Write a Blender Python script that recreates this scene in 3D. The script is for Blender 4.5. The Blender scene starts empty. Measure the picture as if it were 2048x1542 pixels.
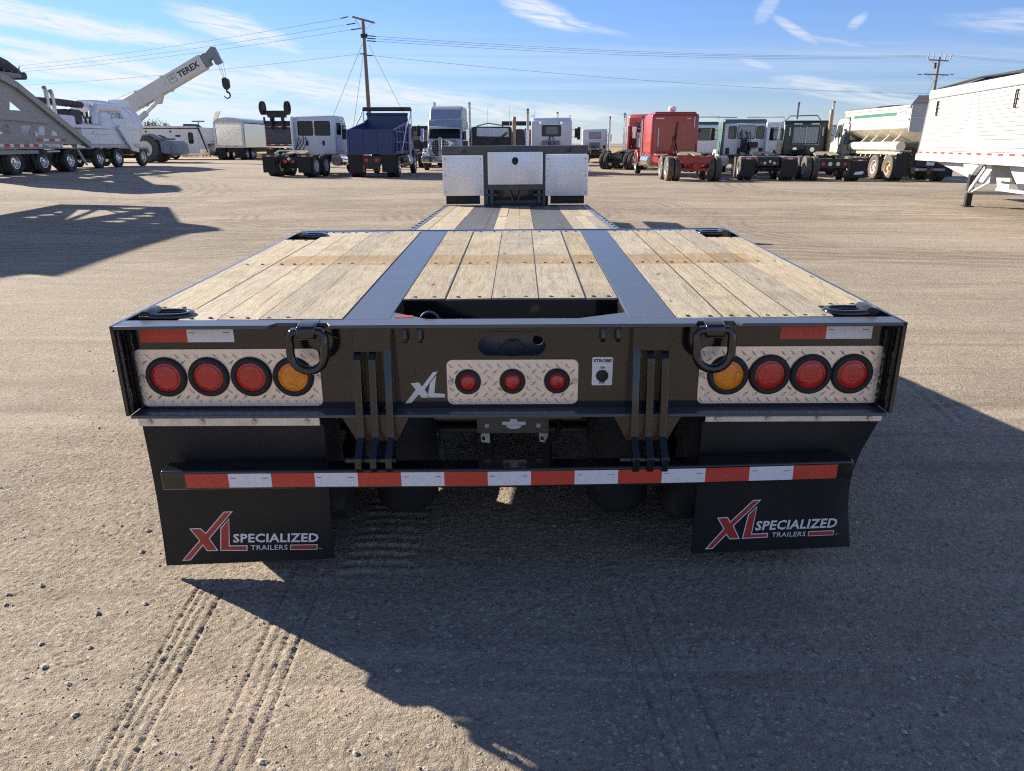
import bpy, bmesh, math, random
import numpy as np
from mathutils import Vector, Matrix, Euler
from mathutils.geometry import tessellate_polygon
random.seed(7); np.random.seed(7)
R = math.radians
sc = bpy.context.scene
col = sc.collection

# ------------------------------------------------------------------ camera
CAM_P, CAM_YAW = 17.85, 0.712
cam_data = bpy.data.cameras.new('camera'); cam = bpy.data.objects.new('camera', cam_data); col.objects.link(cam)
cam.location = (0.0474, -2.374, 1.52)
cam.rotation_euler = Euler((R(90 - CAM_P), 0, R(CAM_YAW)), 'XYZ')
cam_data.sensor_fit = 'HORIZONTAL'; cam_data.sensor_width = 36.0
cam_data.lens = 36.0 * 1499.6 / 2048
cam_data.clip_start = 0.05; cam_data.clip_end = 9000
sc.camera = cam
cy = sc.cycles; cy.use_denoising = False; cy.filter_width = 1.15; cy.max_bounces = 6; cy.diffuse_bounces = 3; cy.glossy_bounces = 3; cy.transmission_bounces = 3; cy.caustics_reflective = False; cy.caustics_refractive = False

# ------------------------------------------------------------------ sky, sun, exposure
SUN_AZ, SUN_EL = -57.5, 24.0
sc.view_settings.view_transform = 'Standard'; sc.view_settings.look = 'None'
sc.view_settings.exposure = 1.22; sc.view_settings.gamma = 1.0
sun_d = bpy.data.lights.new('sun', 'SUN'); sun_d.energy = 5.0; sun_d.angle = R(0.53); sun_d.color = (1.0, 0.90, 0.76)
sun = bpy.data.objects.new('sun', sun_d); col.objects.link(sun)
sv = Vector((math.sin(R(SUN_AZ)) * math.cos(R(SUN_EL)), math.cos(R(SUN_AZ)) * math.cos(R(SUN_EL)), math.sin(R(SUN_EL))))
sun.rotation_euler = (-sv).to_track_quat('-Z', 'Y').to_euler(); sun.location = sv * 60

class NT:
    def __init__(s, tree): s.t = tree; s.n = tree.nodes; s.l = tree.links
    def node(s, typ, **kw):
        n = s.n.new(typ)
        for k, v in kw.items(): setattr(n, k, v)
        return n
    def link(s, a, b): s.l.new(a, b)
    def put(s, sock, v):
        if v is None: return
        if hasattr(v, 'is_linked') or isinstance(v, bpy.types.NodeSocket): s.l.new(v, sock)
        else: sock.default_value = v
    def math(s, op, a, b=None, c=None, clamp=False):
        n = s.node('ShaderNodeMath', operation=op, use_clamp=clamp)
        s.put(n.inputs[0], a); s.put(n.inputs[1], b); s.put(n.inputs[2], c)
        return n.outputs[0]
    def vmath(s, op, a, b=None):
        n = s.node('ShaderNodeVectorMath', operation=op); s.put(n.inputs[0], a); s.put(n.inputs[1], b)
        return n.outputs['Value'] if op in ('LENGTH', 'DOT_PRODUCT', 'DISTANCE') else n.outputs[0]
    def mapr(s, v, a, b, c=0.0, d=1.0, smooth=True):
        n = s.node('ShaderNodeMapRange'); n.interpolation_type = 'SMOOTHSTEP' if smooth else 'LINEAR'
        s.put(n.inputs['Value'], v)
        for k, x in (('From Min', a), ('From Max', b), ('To Min', c), ('To Max', d)): s.put(n.inputs[k], x)
        return n.outputs['Result']
    def noise(s, vec, scale=5., detail=3., rough=.55, dist=0., dim='3D'):
        n = s.node('ShaderNodeTexNoise'); n.noise_dimensions = dim
        s.put(n.inputs['Vector'], vec); s.put(n.inputs['Scale'], scale); s.put(n.inputs['Detail'], detail)
        s.put(n.inputs['Roughness'], rough); s.put(n.inputs['Distortion'], dist)
        return n.outputs['Fac']
    def voro(s, vec, scale=5., feature='F1', out='Distance'):
        n = s.node('ShaderNodeTexVoronoi', feature=feature); s.put(n.inputs['Vector'], vec); s.put(n.inputs['Scale'], scale)
        return n.outputs[out]
    def mapping(s, vec, scale=(1, 1, 1), loc=(0, 0, 0), rot=(0, 0, 0)):
        n = s.node('ShaderNodeMapping'); s.put(n.inputs['Vector'], vec); s.put(n.inputs['Scale'], scale)
        s.put(n.inputs['Location'], loc); s.put(n.inputs['Rotation'], rot)
        return n.outputs[0]
    def mix(s, f, a, b, blend='MIX'):
        n = s.node('ShaderNodeMix', data_type='RGBA', blend_type=blend)
        s.put(n.inputs[0], f); s.put(n.inputs[6], c4(a)); s.put(n.inputs[7], c4(b))
        return n.outputs[2]
    def ramp(s, f, stops):
        n = s.node('ShaderNodeValToRGB'); s.put(n.inputs[0], f)
        e = n.color_ramp.elements
        while len(e) < len(stops): e.new(.5)
        for q, (p, c) in zip(e, stops): q.position = p; q.color = c4(c)
        return n.outputs[0]
    def sep(s, v):
        n = s.node('ShaderNodeSeparateXYZ'); s.put(n.inputs[0], v); return n.outputs
    def comb(s, x, y, z):
        n = s.node('ShaderNodeCombineXYZ'); s.put(n.inputs[0], x); s.put(n.inputs[1], y); s.put(n.inputs[2], z); return n.outputs[0]
    def bump(s, h, strength=.3, dist=.01, normal=None):
        n = s.node('ShaderNodeBump'); s.put(n.inputs['Height'], h); s.put(n.inputs['Strength'], strength); s.put(n.inputs['Distance'], dist)
        s.put(n.inputs['Normal'], normal); return n.outputs[0]
def c4(c):
    if isinstance(c, (tuple, list)) and len(c) == 3: return (*c, 1.0)
    return c

world = bpy.data.worlds.new('World'); sc.world = world; world.use_nodes = True
W = NT(world.node_tree); world.node_tree.nodes.clear()
wo = W.node('ShaderNodeOutputWorld'); bg = W.node('ShaderNodeBackground'); W.link(bg.outputs[0], wo.inputs[0])
SKY_S = 0.07
bg.inputs['Strength'].default_value = SKY_S
sky = W.node('ShaderNodeTexSky', sky_type='NISHITA'); sky.sun_disc = False
sky.sun_elevation = R(SUN_EL); sky.sun_rotation = R(SUN_AZ)
sky.air_density = 1.0; sky.dust_density = 0.0; sky.ozone_density = 3.0; sky.altitude = 900
wd = W.node('ShaderNodeTexCoord').outputs['Generated']
wx, wy, wz = W.sep(wd)
az = W.math('ARCTAN2', wx, wy); el = W.math('ARCSINE', wz)
zc = W.math('ADD', W.math('MAXIMUM', wz, 0.0), 0.035)
plane = W.comb(W.math('DIVIDE', wx, zc), W.math('DIVIDE', wy, zc), 0.0)
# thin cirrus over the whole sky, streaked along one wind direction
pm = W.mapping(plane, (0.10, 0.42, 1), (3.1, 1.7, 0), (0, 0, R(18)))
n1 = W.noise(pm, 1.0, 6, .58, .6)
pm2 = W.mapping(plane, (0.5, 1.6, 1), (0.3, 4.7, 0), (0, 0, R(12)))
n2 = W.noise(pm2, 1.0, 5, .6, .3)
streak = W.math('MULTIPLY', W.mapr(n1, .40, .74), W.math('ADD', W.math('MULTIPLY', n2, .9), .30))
streak = W.math('MULTIPLY', streak, W.mapr(el, .03, .30, .55, 1.0))  # veil strengthened above the view, added to brighten the shade below
# cirrus banks: (azimuth, elevation, half length, half height, tilt, weight) in degrees
BANKS = [(-29.5, 7.1, 9.5, .80, -6, 1.0), (-19.4, 7.3, 4.2, .80, -14, .95), (-17.6, 6.6, 3.0, .45, -20, .7), (-31, 5.3, 6.5, .55, -5, .95), (-27, 4.3, 12., .95, -5, 1.0),
         (-12, 3.6, 13., 1.0, -6, .95), (-3, 2.4, 13., .85, -4, .85), (-25, 2.4, 12., .8, -2, .85), (1.2, 8.7, 3.2, .8, -20, .95), (4.2, 7.75, 3.4, .35, -12, .6),
         (16.4, 8.5, 1.1, .55, 55, .42), (18.4, 7.0, 1.9, .32, -32, .6), (20.8, 6.3, 2.2, .2, -12, .4), (22, 7.45, .7, .35, 40, .5), (16.0, 5.15, 1.3, .25, -14, .55),
         (20.5, 3.7, 3.6, .55, -8, .7), (24, 2.7, 6.0, .55, -10, .65), (11, 1.6, 9., .5, 0, .5), (-5, 14, 9, 1.3, -20, .6), (36, 6, 9, .8, -8, .6), (-48, 8, 12, 1.2, -8, .8)]
fine = W.noise(W.comb(W.math('MULTIPLY', az, 16.), W.math('ADD', W.math('MULTIPLY', el, 150.), W.math('MULTIPLY', az, 22.)), 1.3), 1.0, 7, .64, 1.2)
wob = W.noise(W.comb(W.math('MULTIPLY', az, 9.), W.math('MULTIPLY', el, 30.), 2.7), 1.0, 4, .55, .6)
bank = None
for a0, e0, hl, hh, tl, wt in BANKS:
    da = W.math('SUBTRACT', az, R(a0)); de = W.math('SUBTRACT', el, R(e0))
    de = W.math('ADD', de, W.math('MULTIPLY', W.math('SUBTRACT', wob, .5), R(hh) * 1.6))
    ct, st = math.cos(R(tl)), math.sin(R(tl))
    u = W.math('ADD', W.math('MULTIPLY', da, ct / R(hl)), W.math('MULTIPLY', de, st / R(hl)))
    v = W.math('ADD', W.math('MULTIPLY', da, -st / R(hh)), W.math('MULTIPLY', de, ct / R(hh)))
    q = W.math('ADD', W.math('MULTIPLY', u, u), W.math('MULTIPLY', v, v))
    m = W.math('MULTIPLY', W.mapr(q, 1.5, 0.0), wt)
    bank = m if bank is None else W.math('MAXIMUM', bank, m)
bankc = W.math('MULTIPLY', bank, W.mapr(fine, .25, .62), clamp=True)
low = W.mapr(el, R(4.5), R(0.0), 0.0, .26)
low = W.math('MULTIPLY', low, W.math('ADD', W.math('MULTIPLY', fine, .6), .7))
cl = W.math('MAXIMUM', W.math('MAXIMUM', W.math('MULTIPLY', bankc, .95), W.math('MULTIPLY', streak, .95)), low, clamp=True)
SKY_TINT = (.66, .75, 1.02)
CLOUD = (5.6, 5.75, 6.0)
skyc = W.mix(1.0, sky.outputs[0], SKY_TINT, 'MULTIPLY')
skyc = W.vmath('SCALE', skyc); skyc.node.inputs['Scale'].default_value = 1.0; W.link(W.mapr(el, R(-1), R(9.5), .72, 1.0), skyc.node.inputs['Scale'])
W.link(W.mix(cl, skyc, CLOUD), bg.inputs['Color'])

# ------------------------------------------------------------------ helpers
def tag(o, label=None, cat=None, group=None, kind=None):
    if label: o['label'] = label
    if cat: o['category'] = cat
    if group: o['group'] = group
    if kind: o['kind'] = kind
    return o
def thing(name, label, cat, loc=(0, 0, 0), heading=0., group=None):
    o = bpy.data.objects.new(name, None); o.empty_display_size = .3; col.objects.link(o)
    o.location = loc; o.rotation_euler = (0, 0, -R(heading))
    return tag(o, label, cat, group)

class MB:
    def __init__(s): s.v = []; s.f = []
    def add(s, vs, fs):
        b = len(s.v); s.v += [tuple(p) for p in vs]; s.f += [tuple(i + b for i in f) for f in fs]; return s
    def box(s, x0, x1, y0, y1, z0, z1):
        return s.add([(x0,y0,z0),(x1,y0,z0),(x1,y1,z0),(x0,y1,z0),(x0,y0,z1),(x1,y0,z1),(x1,y1,z1),(x0,y1,z1)],
                     [(0,3,2,1),(4,5,6,7),(0,1,5,4),(1,2,6,5),(2,3,7,6),(3,0,4,7)])
    def bar(s, p0, p1, w, h, up=(0, 0, 1)):
        p0 = Vector(p0); p1 = Vector(p1); d = (p1 - p0).normalized(); u = Vector(up)
        if abs(d.dot(u)) > .98: u = Vector((0, 1, 0))
        r = d.cross(u).normalized() * (w / 2); u = r.cross(d).normalized() * (h / 2)
        vs = [p + a * r + b * u for p in (p0, p1) for a, b in ((-1,-1),(1,-1),(1,1),(-1,1))]
        return s.add(vs, [(0,1,2,3),(7,6,5,4),(0,4,5,1),(1,5,6,2),(2,6,7,3),(3,7,4,0)])
    def cyl(s, p0, p1, r, n=12, r1=None, cap=True):
        p0 = Vector(p0); p1 = Vector(p1); d = (p1 - p0).normalized(); r1 = r if r1 is None else r1
        u = d.orthogonal().normalized(); w = d.cross(u)
        vs = []
        for p, q in ((p0, r), (p1, r1)):
            for i in range(n):
                a = 2 * math.pi * i / n; vs.append(p + u * (q * math.cos(a)) + w * (q * math.sin(a)))
        fs = [(i, (i + 1) % n, n + (i + 1) % n, n + i) for i in range(n)]
        if cap: fs += [tuple(range(n - 1, -1, -1)), tuple(range(n, 2 * n))]
        return s.add(vs, fs)
    def tube(s, pts, r, n=8, closed=False):
        pts = [Vector(p) for p in pts]; m = len(pts); rings = []; pu = None
        for i in range(m):
            a = pts[(i - 1) % m] if (closed or i) else pts[i]; b = pts[(i + 1) % m] if (closed or i < m - 1) else pts[i]
            d = (b - a).normalized()
            u = d.orthogonal().normalized() if pu is None else (pu - d * pu.dot(d)).normalized()
            pu = u; w = d.cross(u)
            rr = r[i] if isinstance(r, (list, tuple)) else r
            rings.append([pts[i] + u * (rr * math.cos(2 * math.pi * k / n)) + w * (rr * math.sin(2 * math.pi * k / n)) for k in range(n)])
        vs = [p for q in rings for p in q]; fs = []
        for i in range(m if closed else m - 1):
            j = (i + 1) % m
            fs += [(i*n+k, i*n+(k+1) % n, j*n+(k+1) % n, j*n+k) for k in range(n)]
        if not closed: fs += [tuple(range(n - 1, -1, -1)), tuple((m-1)*n + k for k in range(n))]
        return s.add(vs, fs)
    def lathe(s, prof, n=24, axis='x', c=(0, 0, 0), closed=False):
        # prof: (radius, position along the axis)
        vs = []
        for r, a in prof:
            for k in range(n):
                t = 2 * math.pi * k / n; p, q = r * math.cos(t), r * math.sin(t)
                vs.append({'x': (c[0]+a, c[1]+p, c[2]+q), 'y': (c[0]-p, c[1]+a, c[2]+q), 'z': (c[0]+p, c[1]+q, c[2]+a)}[axis])
        m = len(prof); fs = []
        for i in range(m if closed else m - 1):
            j = (i + 1) % m
            fs += [(i*n+k, i*n+(k+1) % n, j*n+(k+1) % n, j*n+k) for k in range(n)]
        if not closed:
            if prof[0][0] > 1e-5: fs.append(tuple(range(n - 1, -1, -1)))
            if prof[-1][0] > 1e-5: fs.append(tuple((m-1)*n + k for k in range(n)))
        return s.add(vs, fs)
    def _p3(s, p, a, axis):
        return {'x': (a, p[0], p[1]), 'y': (p[0], a, p[1]), 'z': (p[0], p[1], a)}[axis]
    def prism(s, poly, axis, a, b, holes=()):
        loops = [list(poly)] + [list(h) for h in holes]
        if not holes:
            n = len(poly); vs = [s._p3(p, a, axis) for p in poly] + [s._p3(p, b, axis) for p in poly]
            return s.add(vs, [tuple(range(n)), tuple(range(2*n-1, n-1, -1))] + [(i, n+i, n+(i+1) % n, (i+1) % n) for i in range(n)])
        flat = [p for l in loops for p in l]; n = len(flat)
        tris = tessellate_polygon([[Vector((p[0], p[1], 0)) for p in l] for l in loops])
        vs = [s._p3(p, a, axis) for p in flat] + [s._p3(p, b, axis) for p in flat]
        fs = [tuple(t) for t in tris] + [tuple(n + i for i in reversed(t)) for t in tris]
        o = 0
        for l in loops:
            m = len(l); fs += [(o+i, n+o+i, n+o+(i+1) % m, o+(i+1) % m) for i in range(m)]; o += m
        return s.add(vs, fs)
    def sphere(s, c, r, nu=10, nv=6, sc_=(1, 1, 1)):
        prof = [(max(r * math.sin(math.pi * i / nv), 1e-6), -r * math.cos(math.pi * i / nv)) for i in range(nv + 1)]
        t = MB(); t.lathe(prof, nu, 'z')
        return s.add([(c[0]+p[0]*sc_[0], c[1]+p[1]*sc_[1], c[2]+p[2]*sc_[2]) for p in t.v], t.f)
    def xf(s, m):
        s.v = [tuple(m @ Vector(p)) for p in s.v]; return s
    def mesh(s, name, mat, smooth=None):
        me = bpy.data.meshes.new(name); me.from_pydata(s.v, [], s.f); me.materials.append(mat)
        bm = bmesh.new(); bm.from_mesh(me); bmesh.ops.recalc_face_normals(bm, faces=bm.faces); bm.to_mesh(me); bm.free()
        if smooth:
            me.polygons.foreach_set('use_smooth', [True] * len(me.polygons)); me.set_sharp_from_angle(angle=R(smooth))
        me.update(); return me
    def build(s, name, mat, parent=None, bevel=0., smooth=None, seg=2, kind=None, loc=None):
        o = bpy.data.objects.new(name, s.mesh(name, mat, smooth)); col.objects.link(o)
        if parent is not None: o.parent = parent
        if loc is not None: o.location = loc
        if bevel:
            b = o.modifiers.new('bevel', 'BEVEL'); b.width = bevel; b.segments = seg; b.limit_method = 'ANGLE'; b.angle_limit = R(35); b.harden_normals = False
            if seg > 1:
                o.data.polygons.foreach_set('use_smooth', [True] * len(o.data.polygons)); o.data.set_sharp_from_angle(angle=R(38))
        if kind: o['kind'] = kind
        return o
def copy_part(src, parent, loc=None, rot=None):
    c = src.copy(); col.objects.link(c); c.parent = parent
    if loc is not None: c.location = loc
    if rot is not None: c.rotation_euler = rot
    for ch in src.children: copy_part(ch, c)
    return c
def rrect(x0, x1, z0, z1, r, n=4):
    out = []
    for cx, cz, a0 in ((x1-r, z0+r, -90), (x1-r, z1-r, 0), (x0+r, z1-r, 90), (x0+r, z0+r, 180)):
        for k in range(n + 1):
            a = R(a0 + 90 * k / n); out.append((cx + r * math.cos(a), cz + r * math.sin(a)))
    return out
def circ(cx, cz, r, n=24, rz=None):
    return [(cx + r * math.cos(2*math.pi*k/n), cz + (rz or r) * math.sin(2*math.pi*k/n)) for k in range(n)]
def inset(poly, d):
    n = len(poly); area = sum(poly[i][0]*poly[(i+1) % n][1] - poly[(i+1) % n][0]*poly[i][1] for i in range(n)); sg = 1 if area > 0 else -1
    out = []
    for i in range(n):
        a, b, c = (Vector(poly[(i+k) % n]) for k in (-1, 0, 1))
        e1 = (b - a).normalized(); e2 = (c - b).normalized()
        n1 = Vector((-e1.y, e1.x)) * sg; n2 = Vector((-e2.y, e2.x)) * sg
        m = n1 + n2; k = m.dot(n1)
        out.append(tuple(b + m * (d / max(k, .35))))
    return out
def text_mb(body, p0, p1, ptop, y, thick=.0015, bold=0., plane='xz', spacing=1.0):
    """flat lettering: baseline p0 -> p1, cap height towards ptop; plane xz faces -Y, plane yz is given as (y,z) on x=y"""
    cu = bpy.data.curves.new('lettering', 'FONT'); cu.body = body; cu.size = 1.0; cu.offset = bold; cu.resolution_u = 2; cu.space_character = spacing
    ob = bpy.data.objects.new('lettering', cu); col.objects.link(ob)
    dg = bpy.context.evaluated_depsgraph_get(); me = bpy.data.meshes.new_from_object(ob.evaluated_get(dg))
    bpy.data.objects.remove(ob); bpy.data.curves.remove(cu)
    vs = np.array([v.co[:2] for v in me.vertices]); fs = [tuple(p.vertices) for p in me.polygons]
    bpy.data.meshes.remove(me)
    mn, mx = vs.min(0), vs.max(0); vs = (vs - mn) / (mx - mn)
    p0, p1, pt = map(np.array, (p0, p1, ptop))
    q = p0 + vs[:, :1] * (p1 - p0) + vs[:, 1:] * (pt - p0)
    m = MB()
    m.add([((a, y, b) if plane == 'xz' else (y, a, b)) for a, b in q], fs)
    return m

# ------------------------------------------------------------------ materials
_mats = {}
def mat_base(name):
    m = bpy.data.materials.new(name); m.use_nodes = True; t = NT(m.node_tree); b = t.n['Principled BSDF']
    return m, t, b
def paint(name, rgb, rough=.35, metal=0., dirt=.25, dirtc=(.30, .25, .19), scale=3., coat=0., bump=0., bscale=40., spec=.5, rvar=1.):
    if name in _mats: return _mats[name]
    m, t, b = mat_base(name)
    oc = t.node('ShaderNodeTexCoord').outputs['Object']
    n = t.noise(oc, scale, 6, .62)
    f = t.mapr(n, .42, .78, 0, dirt)
    t.link(t.mix(f, rgb, dirtc), b.inputs['Base Color'])
    n2 = t.noise(oc, scale * 7, 3, .6)
    t.link(t.mapr(n2, .2, .8, max(rough - .08*rvar, .02), rough + .12*rvar, False), b.inputs['Roughness'])
    b.inputs['Metallic'].default_value = metal
    b.inputs['Specular IOR Level'].default_value = spec
    if coat: b.inputs['Coat Weight'].default_value = coat; b.inputs['Coat Roughness'].default_value = .08
    if bump: t.link(t.bump(t.noise(oc, bscale, 3, .6), bump, .01), b.inputs['Normal'])
    _mats[name] = m; return m
BLACK = paint('black_trailer_paint', (.010, .0102, .011), .13, dirt=.03, dirtc=(.07, .065, .06), scale=4., coat=.5, rvar=.25)
BLUEBLK = paint('deck_steel_paint', (.060, .070, .092), .36, dirt=.16, dirtc=(.15, .15, .15), scale=9., coat=.3, bump=.03, bscale=25)
DKGREY = paint('dark_grey_steel', (.045, .045, .045), .5, dirt=.3)
GUN = paint('gooseneck_grey_paint', (.075, .078, .08), .35, dirt=.2)
RUBBER = paint('black_rubber', (.016, .0165, .018), .7, dirt=.25, dirtc=(.07, .063, .055), scale=6.)
FLAPR = paint('mud_flap_rubber', (.014, .015, .0165), .45, dirt=.22, dirtc=(.05, .047, .043), scale=4., spec=.3)
TYRE = paint('tyre_rubber', (.026, .025, .025), .8, dirt=.7, dirtc=(.16, .135, .105), scale=4.)
ALU = paint('bright_aluminium', (.80, .79, .77), .26, metal=1., dirt=.15, scale=8.)
CHROME = paint('chrome', (.88, .88, .88), .10, metal=1., dirt=.08)
TREAD = paint('tread_plate_aluminium', (.82, .75, .68), .36, metal=.75, dirt=.25, dirtc=(.50, .45, .40), scale=14., bump=.05, bscale=60)
TREAD2 = paint('new_tread_plate_aluminium', (.90, .90, .91), .30, metal=.7, dirt=.12, dirtc=(.5, .5, .5), scale=3.)
BARALU = paint('flap_bar_aluminium', (.78, .74, .68), .4, metal=.5, dirt=.45, dirtc=(.34, .31, .27), scale=22.)
STEEL = paint('zinc_bolt', (.55, .54, .52), .35, metal=.9, dirt=.3)
REDTAPE = paint('red_reflective_tape', (.56, .055, .032), .38, dirt=.2, dirtc=(.25, .06, .05), scale=30.)
WHTTAPE = paint('white_reflective_tape', (.76, .77, .80), .38, dirt=.35, dirtc=(.46, .47, .5), scale=60.)
WHITE = paint('white_decal', (.78, .78, .78), .4, dirt=.1)
DECALRED = paint('red_decal', (.42, .045, .03), .45, dirt=.1)
INK = paint('printed_black', (.02, .02, .02), .5, dirt=.05)
FAINT = paint('tape_emboss_print', (.50, .09, .07), .4, dirt=.1)
WELD = paint('weld_bead', (.04, .04, .042), .3, dirt=.3, bump=.8, bscale=90)
def lens(name, rgb):
    m, t, b = mat_base(name); oc = t.node('ShaderNodeTexCoord').outputs['Object']
    v = t.voro(oc, 110.); r = t.noise(oc, 38, 3, .6); dots = t.voro(oc, 62.)
    dark = tuple(c * .45 for c in rgb)
    cc = t.mix(t.math('MULTIPLY', t.mapr(r, .45, .75), .6), rgb, dark); t.link(t.mix(t.math('MULTIPLY', t.mapr(dots, .26, .12), .7), cc, tuple(c_ * .22 for c_ in rgb)), b.inputs['Base Color'])
    b.inputs['Roughness'].default_value = .16
    t.link(t.bump(v, .25, .004), b.inputs['Normal'])
    b.inputs['Coat Weight'].default_value = .5
    return m
REDLENS = lens('red_lamp_lens', (.52, .022, .018)); AMBLENS = lens('amber_lamp_lens', (.85, .26, .01))
def glass(name, rgb, rough=.04):
    m, t, b = mat_base(name); b.inputs['Base Color'].default_value = (*rgb, 1); b.inputs['Roughness'].default_value = rough
    b.inputs['Specular IOR Level'].default_value = .45; return m
GLASSD = glass('dark_cab_glass', (.012, .014, .016)); GLASSL = glass('pale_see_through_glass', (.30, .36, .40)); GLASST = glass('tinted_cab_glass', (.04, .06, .065))
def wood(name, stain=True, light=(.525, .452, .325), dark=(.325, .268, .182)):
    m, t, b = mat_base(name)
    tc = t.node('ShaderNodeTexCoord').outputs['Object']; rnd = t.node('ShaderNodeObjectInfo').outputs['Random']
    off = t.comb(t.math('MULTIPLY', rnd, 37.), t.math('MULTIPLY', rnd, 91.), 0.)
    p = t.vmath('ADD', tc, off)
    grain = t.noise(t.mapping(p, (46, 5.5, 20)), 1., 6, .66, .8)
    fibre = t.noise(t.mapping(p, (190, 34, 60)), 1., 4, .7)
    patch = t.noise(p, 3.2, 5, .62, .5)
    saw = t.noise(t.mapping(p, (9, 130, 9)), 1., 3, .6)
    c = t.mix(t.mapr(grain, .34, .78), light, dark)
    c = t.mix(t.math('MULTIPLY', t.mapr(fibre, .50, .74), .7), c, tuple(x * .42 for x in dark))
    c = t.mix(t.math('MULTIPLY', t.mapr(patch, .50, .72), .50), c, (.29, .255, .19))
    c = t.mix(t.math('MULTIPLY', t.mapr(patch, .46, .30), .5), c, (.60, .52, .37))
    c = t.mix(t.math('MULTIPLY', t.mapr(saw, .55, .75), .22), c, (.24, .19, .14))
    kv = t.voro(t.mapping(p, (7., 2.6, 1)), 1.); c = t.mix(t.mapr(kv, .085, .03), c, (.17, .115, .065))
    crk = t.noise(t.mapping(p, (60, .9, 9)), 1., 5, .6, .4); c = t.mix(t.math('MULTIPLY', t.mapr(crk, .665, .70), .8), c, (.10, .08, .055))
    sc2 = t.noise(t.mapping(p, (2.2, 7., 1), rot=(0, 0, R(25))), 1., 5, .65, 1.); c = t.mix(t.math('MULTIPLY', t.mapr(sc2, .56, .70), .35), c, (.24, .20, .15)); c = t.mix(t.math('MULTIPLY', t.mapr(sc2, .42, .30), .3), c, (.64, .58, .46))
    hs = t.node('ShaderNodeHueSaturation'); t.put(hs.inputs['Value'], t.mapr(rnd, 0, 1, .80, 1.12, False)); t.put(hs.inputs['Saturation'], t.mapr(t.math('FRACT', t.math('MULTIPLY', rnd, 7.3)), 0, 1, .82, 1.15, False))
    t.put(hs.inputs['Color'], c); c = hs.outputs[0]
    if stain:   # a brown band left by timber that lay across the deck
        x, y, z = t.sep(tc)
        wv = t.math('MULTIPLY', t.math('SUBTRACT', t.noise(tc, 9., 2), .5), .03)
        yy = t.math('ADD', y, wv)
        band = t.math('MULTIPLY', t.mapr(yy, 1.080, 1.092), t.mapr(yy, 1.366, 1.352))
        band = t.math('MULTIPLY', band, t.mapr(t.math('ABSOLUTE', t.math('SUBTRACT', x, .02)), 1.19, 1.06))
        band = t.math('MULTIPLY', band, t.mapr(t.noise(tc, 5., 4, .6), .25, .62, .40, .92))
        c = t.mix(band, c, (.80, .64, .46), 'MULTIPLY')
        c = t.mix(t.math('MULTIPLY', band, .10), c, (.36, .22, .11))
    t.link(c, b.inputs['Base Color']); b.inputs['Roughness'].default_value = .82; b.inputs['Specular IOR Level'].default_value = .25
    h = t.math('ADD', t.math('MULTIPLY', fibre, .6), t.math('ADD', t.math('MULTIPLY', grain, .6), t.math('MULTIPLY', saw, .5)))
    t.link(t.bump(h, .55, .006), b.inputs['Normal'])
    return m
WOOD = wood('weathered_oak'); WOOD2 = wood('front_deck_oak', False, (.50, .42, .29), (.31, .25, .165))

# ------------------------------------------------------------------ ground
def smst(a, b, x):
    t = np.clip((x - a) / (b - a), 0, 1); return t * t * (3 - 2 * t)
def gz(x, y):
    """height of the yard: it rises a little towards the left row of trailers"""
    x = np.asarray(x, float); y = np.asarray(y, float)
    s = smst(9, 20, -x)
    return .32 * s * smst(6, 20, y) - .10 * s * smst(40, 54, y)
def vnoise(x, y, sc_, seed):
    x = x / sc_; y = y / sc_; xi = np.floor(x).astype(np.int64); yi = np.floor(y).astype(np.int64); fx = x - xi; fy = y - yi
    fx = fx * fx * (3 - 2 * fx); fy = fy * fy * (3 - 2 * fy)
    def h(a, b):
        n = (a * 374761393 + b * 668265263 + seed * 974711) & 0xffffffff
        n = ((n ^ (n >> 13)) * 1274126177) & 0xffffffff
        n = ((n ^ (n >> 16)) * 2246822519) & 0xffffffff
        return ((n ^ (n >> 15)) & 0xffff) / 65535.0
    return (h(xi, yi) * (1-fx) + h(xi+1, yi) * fx) * (1-fy) + (h(xi, yi+1) * (1-fx) + h(xi+1, yi+1) * fx) * fy - .5
def axis_pts(lo, hi, step, far_lo, far_hi, grow=1.06):
    mid = list(np.arange(lo, hi + 1e-6, step)); a = []; s = step; p = lo
    while p > far_lo: s *= grow; p -= s; a.append(p)
    b = []; s = step; p = mid[-1]
    while p < far_hi: s *= grow; p += s; b.append(p)
    return np.array(a[::-1] + mid + b)
gx = axis_pts(-2.4, 2.4, .0078, -700, 700, 1.065); gy = axis_pts(-1.1, 1.5, .0078, -120, 900, 1.065)
XX, YY = np.meshgrid(gx, gy); fx, fy = XX.ravel(), YY.ravel()
ZZ = gz(fx, fy)
far = 1 - smst(8, 40, np.hypot(fx, fy))
ZZ += .016 * vnoise(fx, fy, 1.7, 1) * far + .009 * vnoise(fx, fy, .42, 2) * far
near = 1 - smst(2.5, 9, np.hypot(fx, fy)); vnear = 1 - smst(2.2, 4.2, np.hypot(fx, fy - .4))
ZZ += .0024 * vnoise(fx, fy, .13, 3) * near + .0009 * vnoise(fx, fy, .05, 4) * near
pb = vnoise(fx, fy, .026, 5); ZZ += .0042 * np.maximum(pb - .22, 0) * 1.6 * vnear + .0006 * pb * vnear
ZZ += .0012 * vnoise(fx, fy, .0125, 6) * vnear + np.random.RandomState(4).normal(0, .0012, fx.shape).clip(-.003, .0035) * vnear
wob = .005 * vnoise(fx * 0, fy, .30, 9) + .0012 * vnoise(fx, fy, .03, 10)
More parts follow.
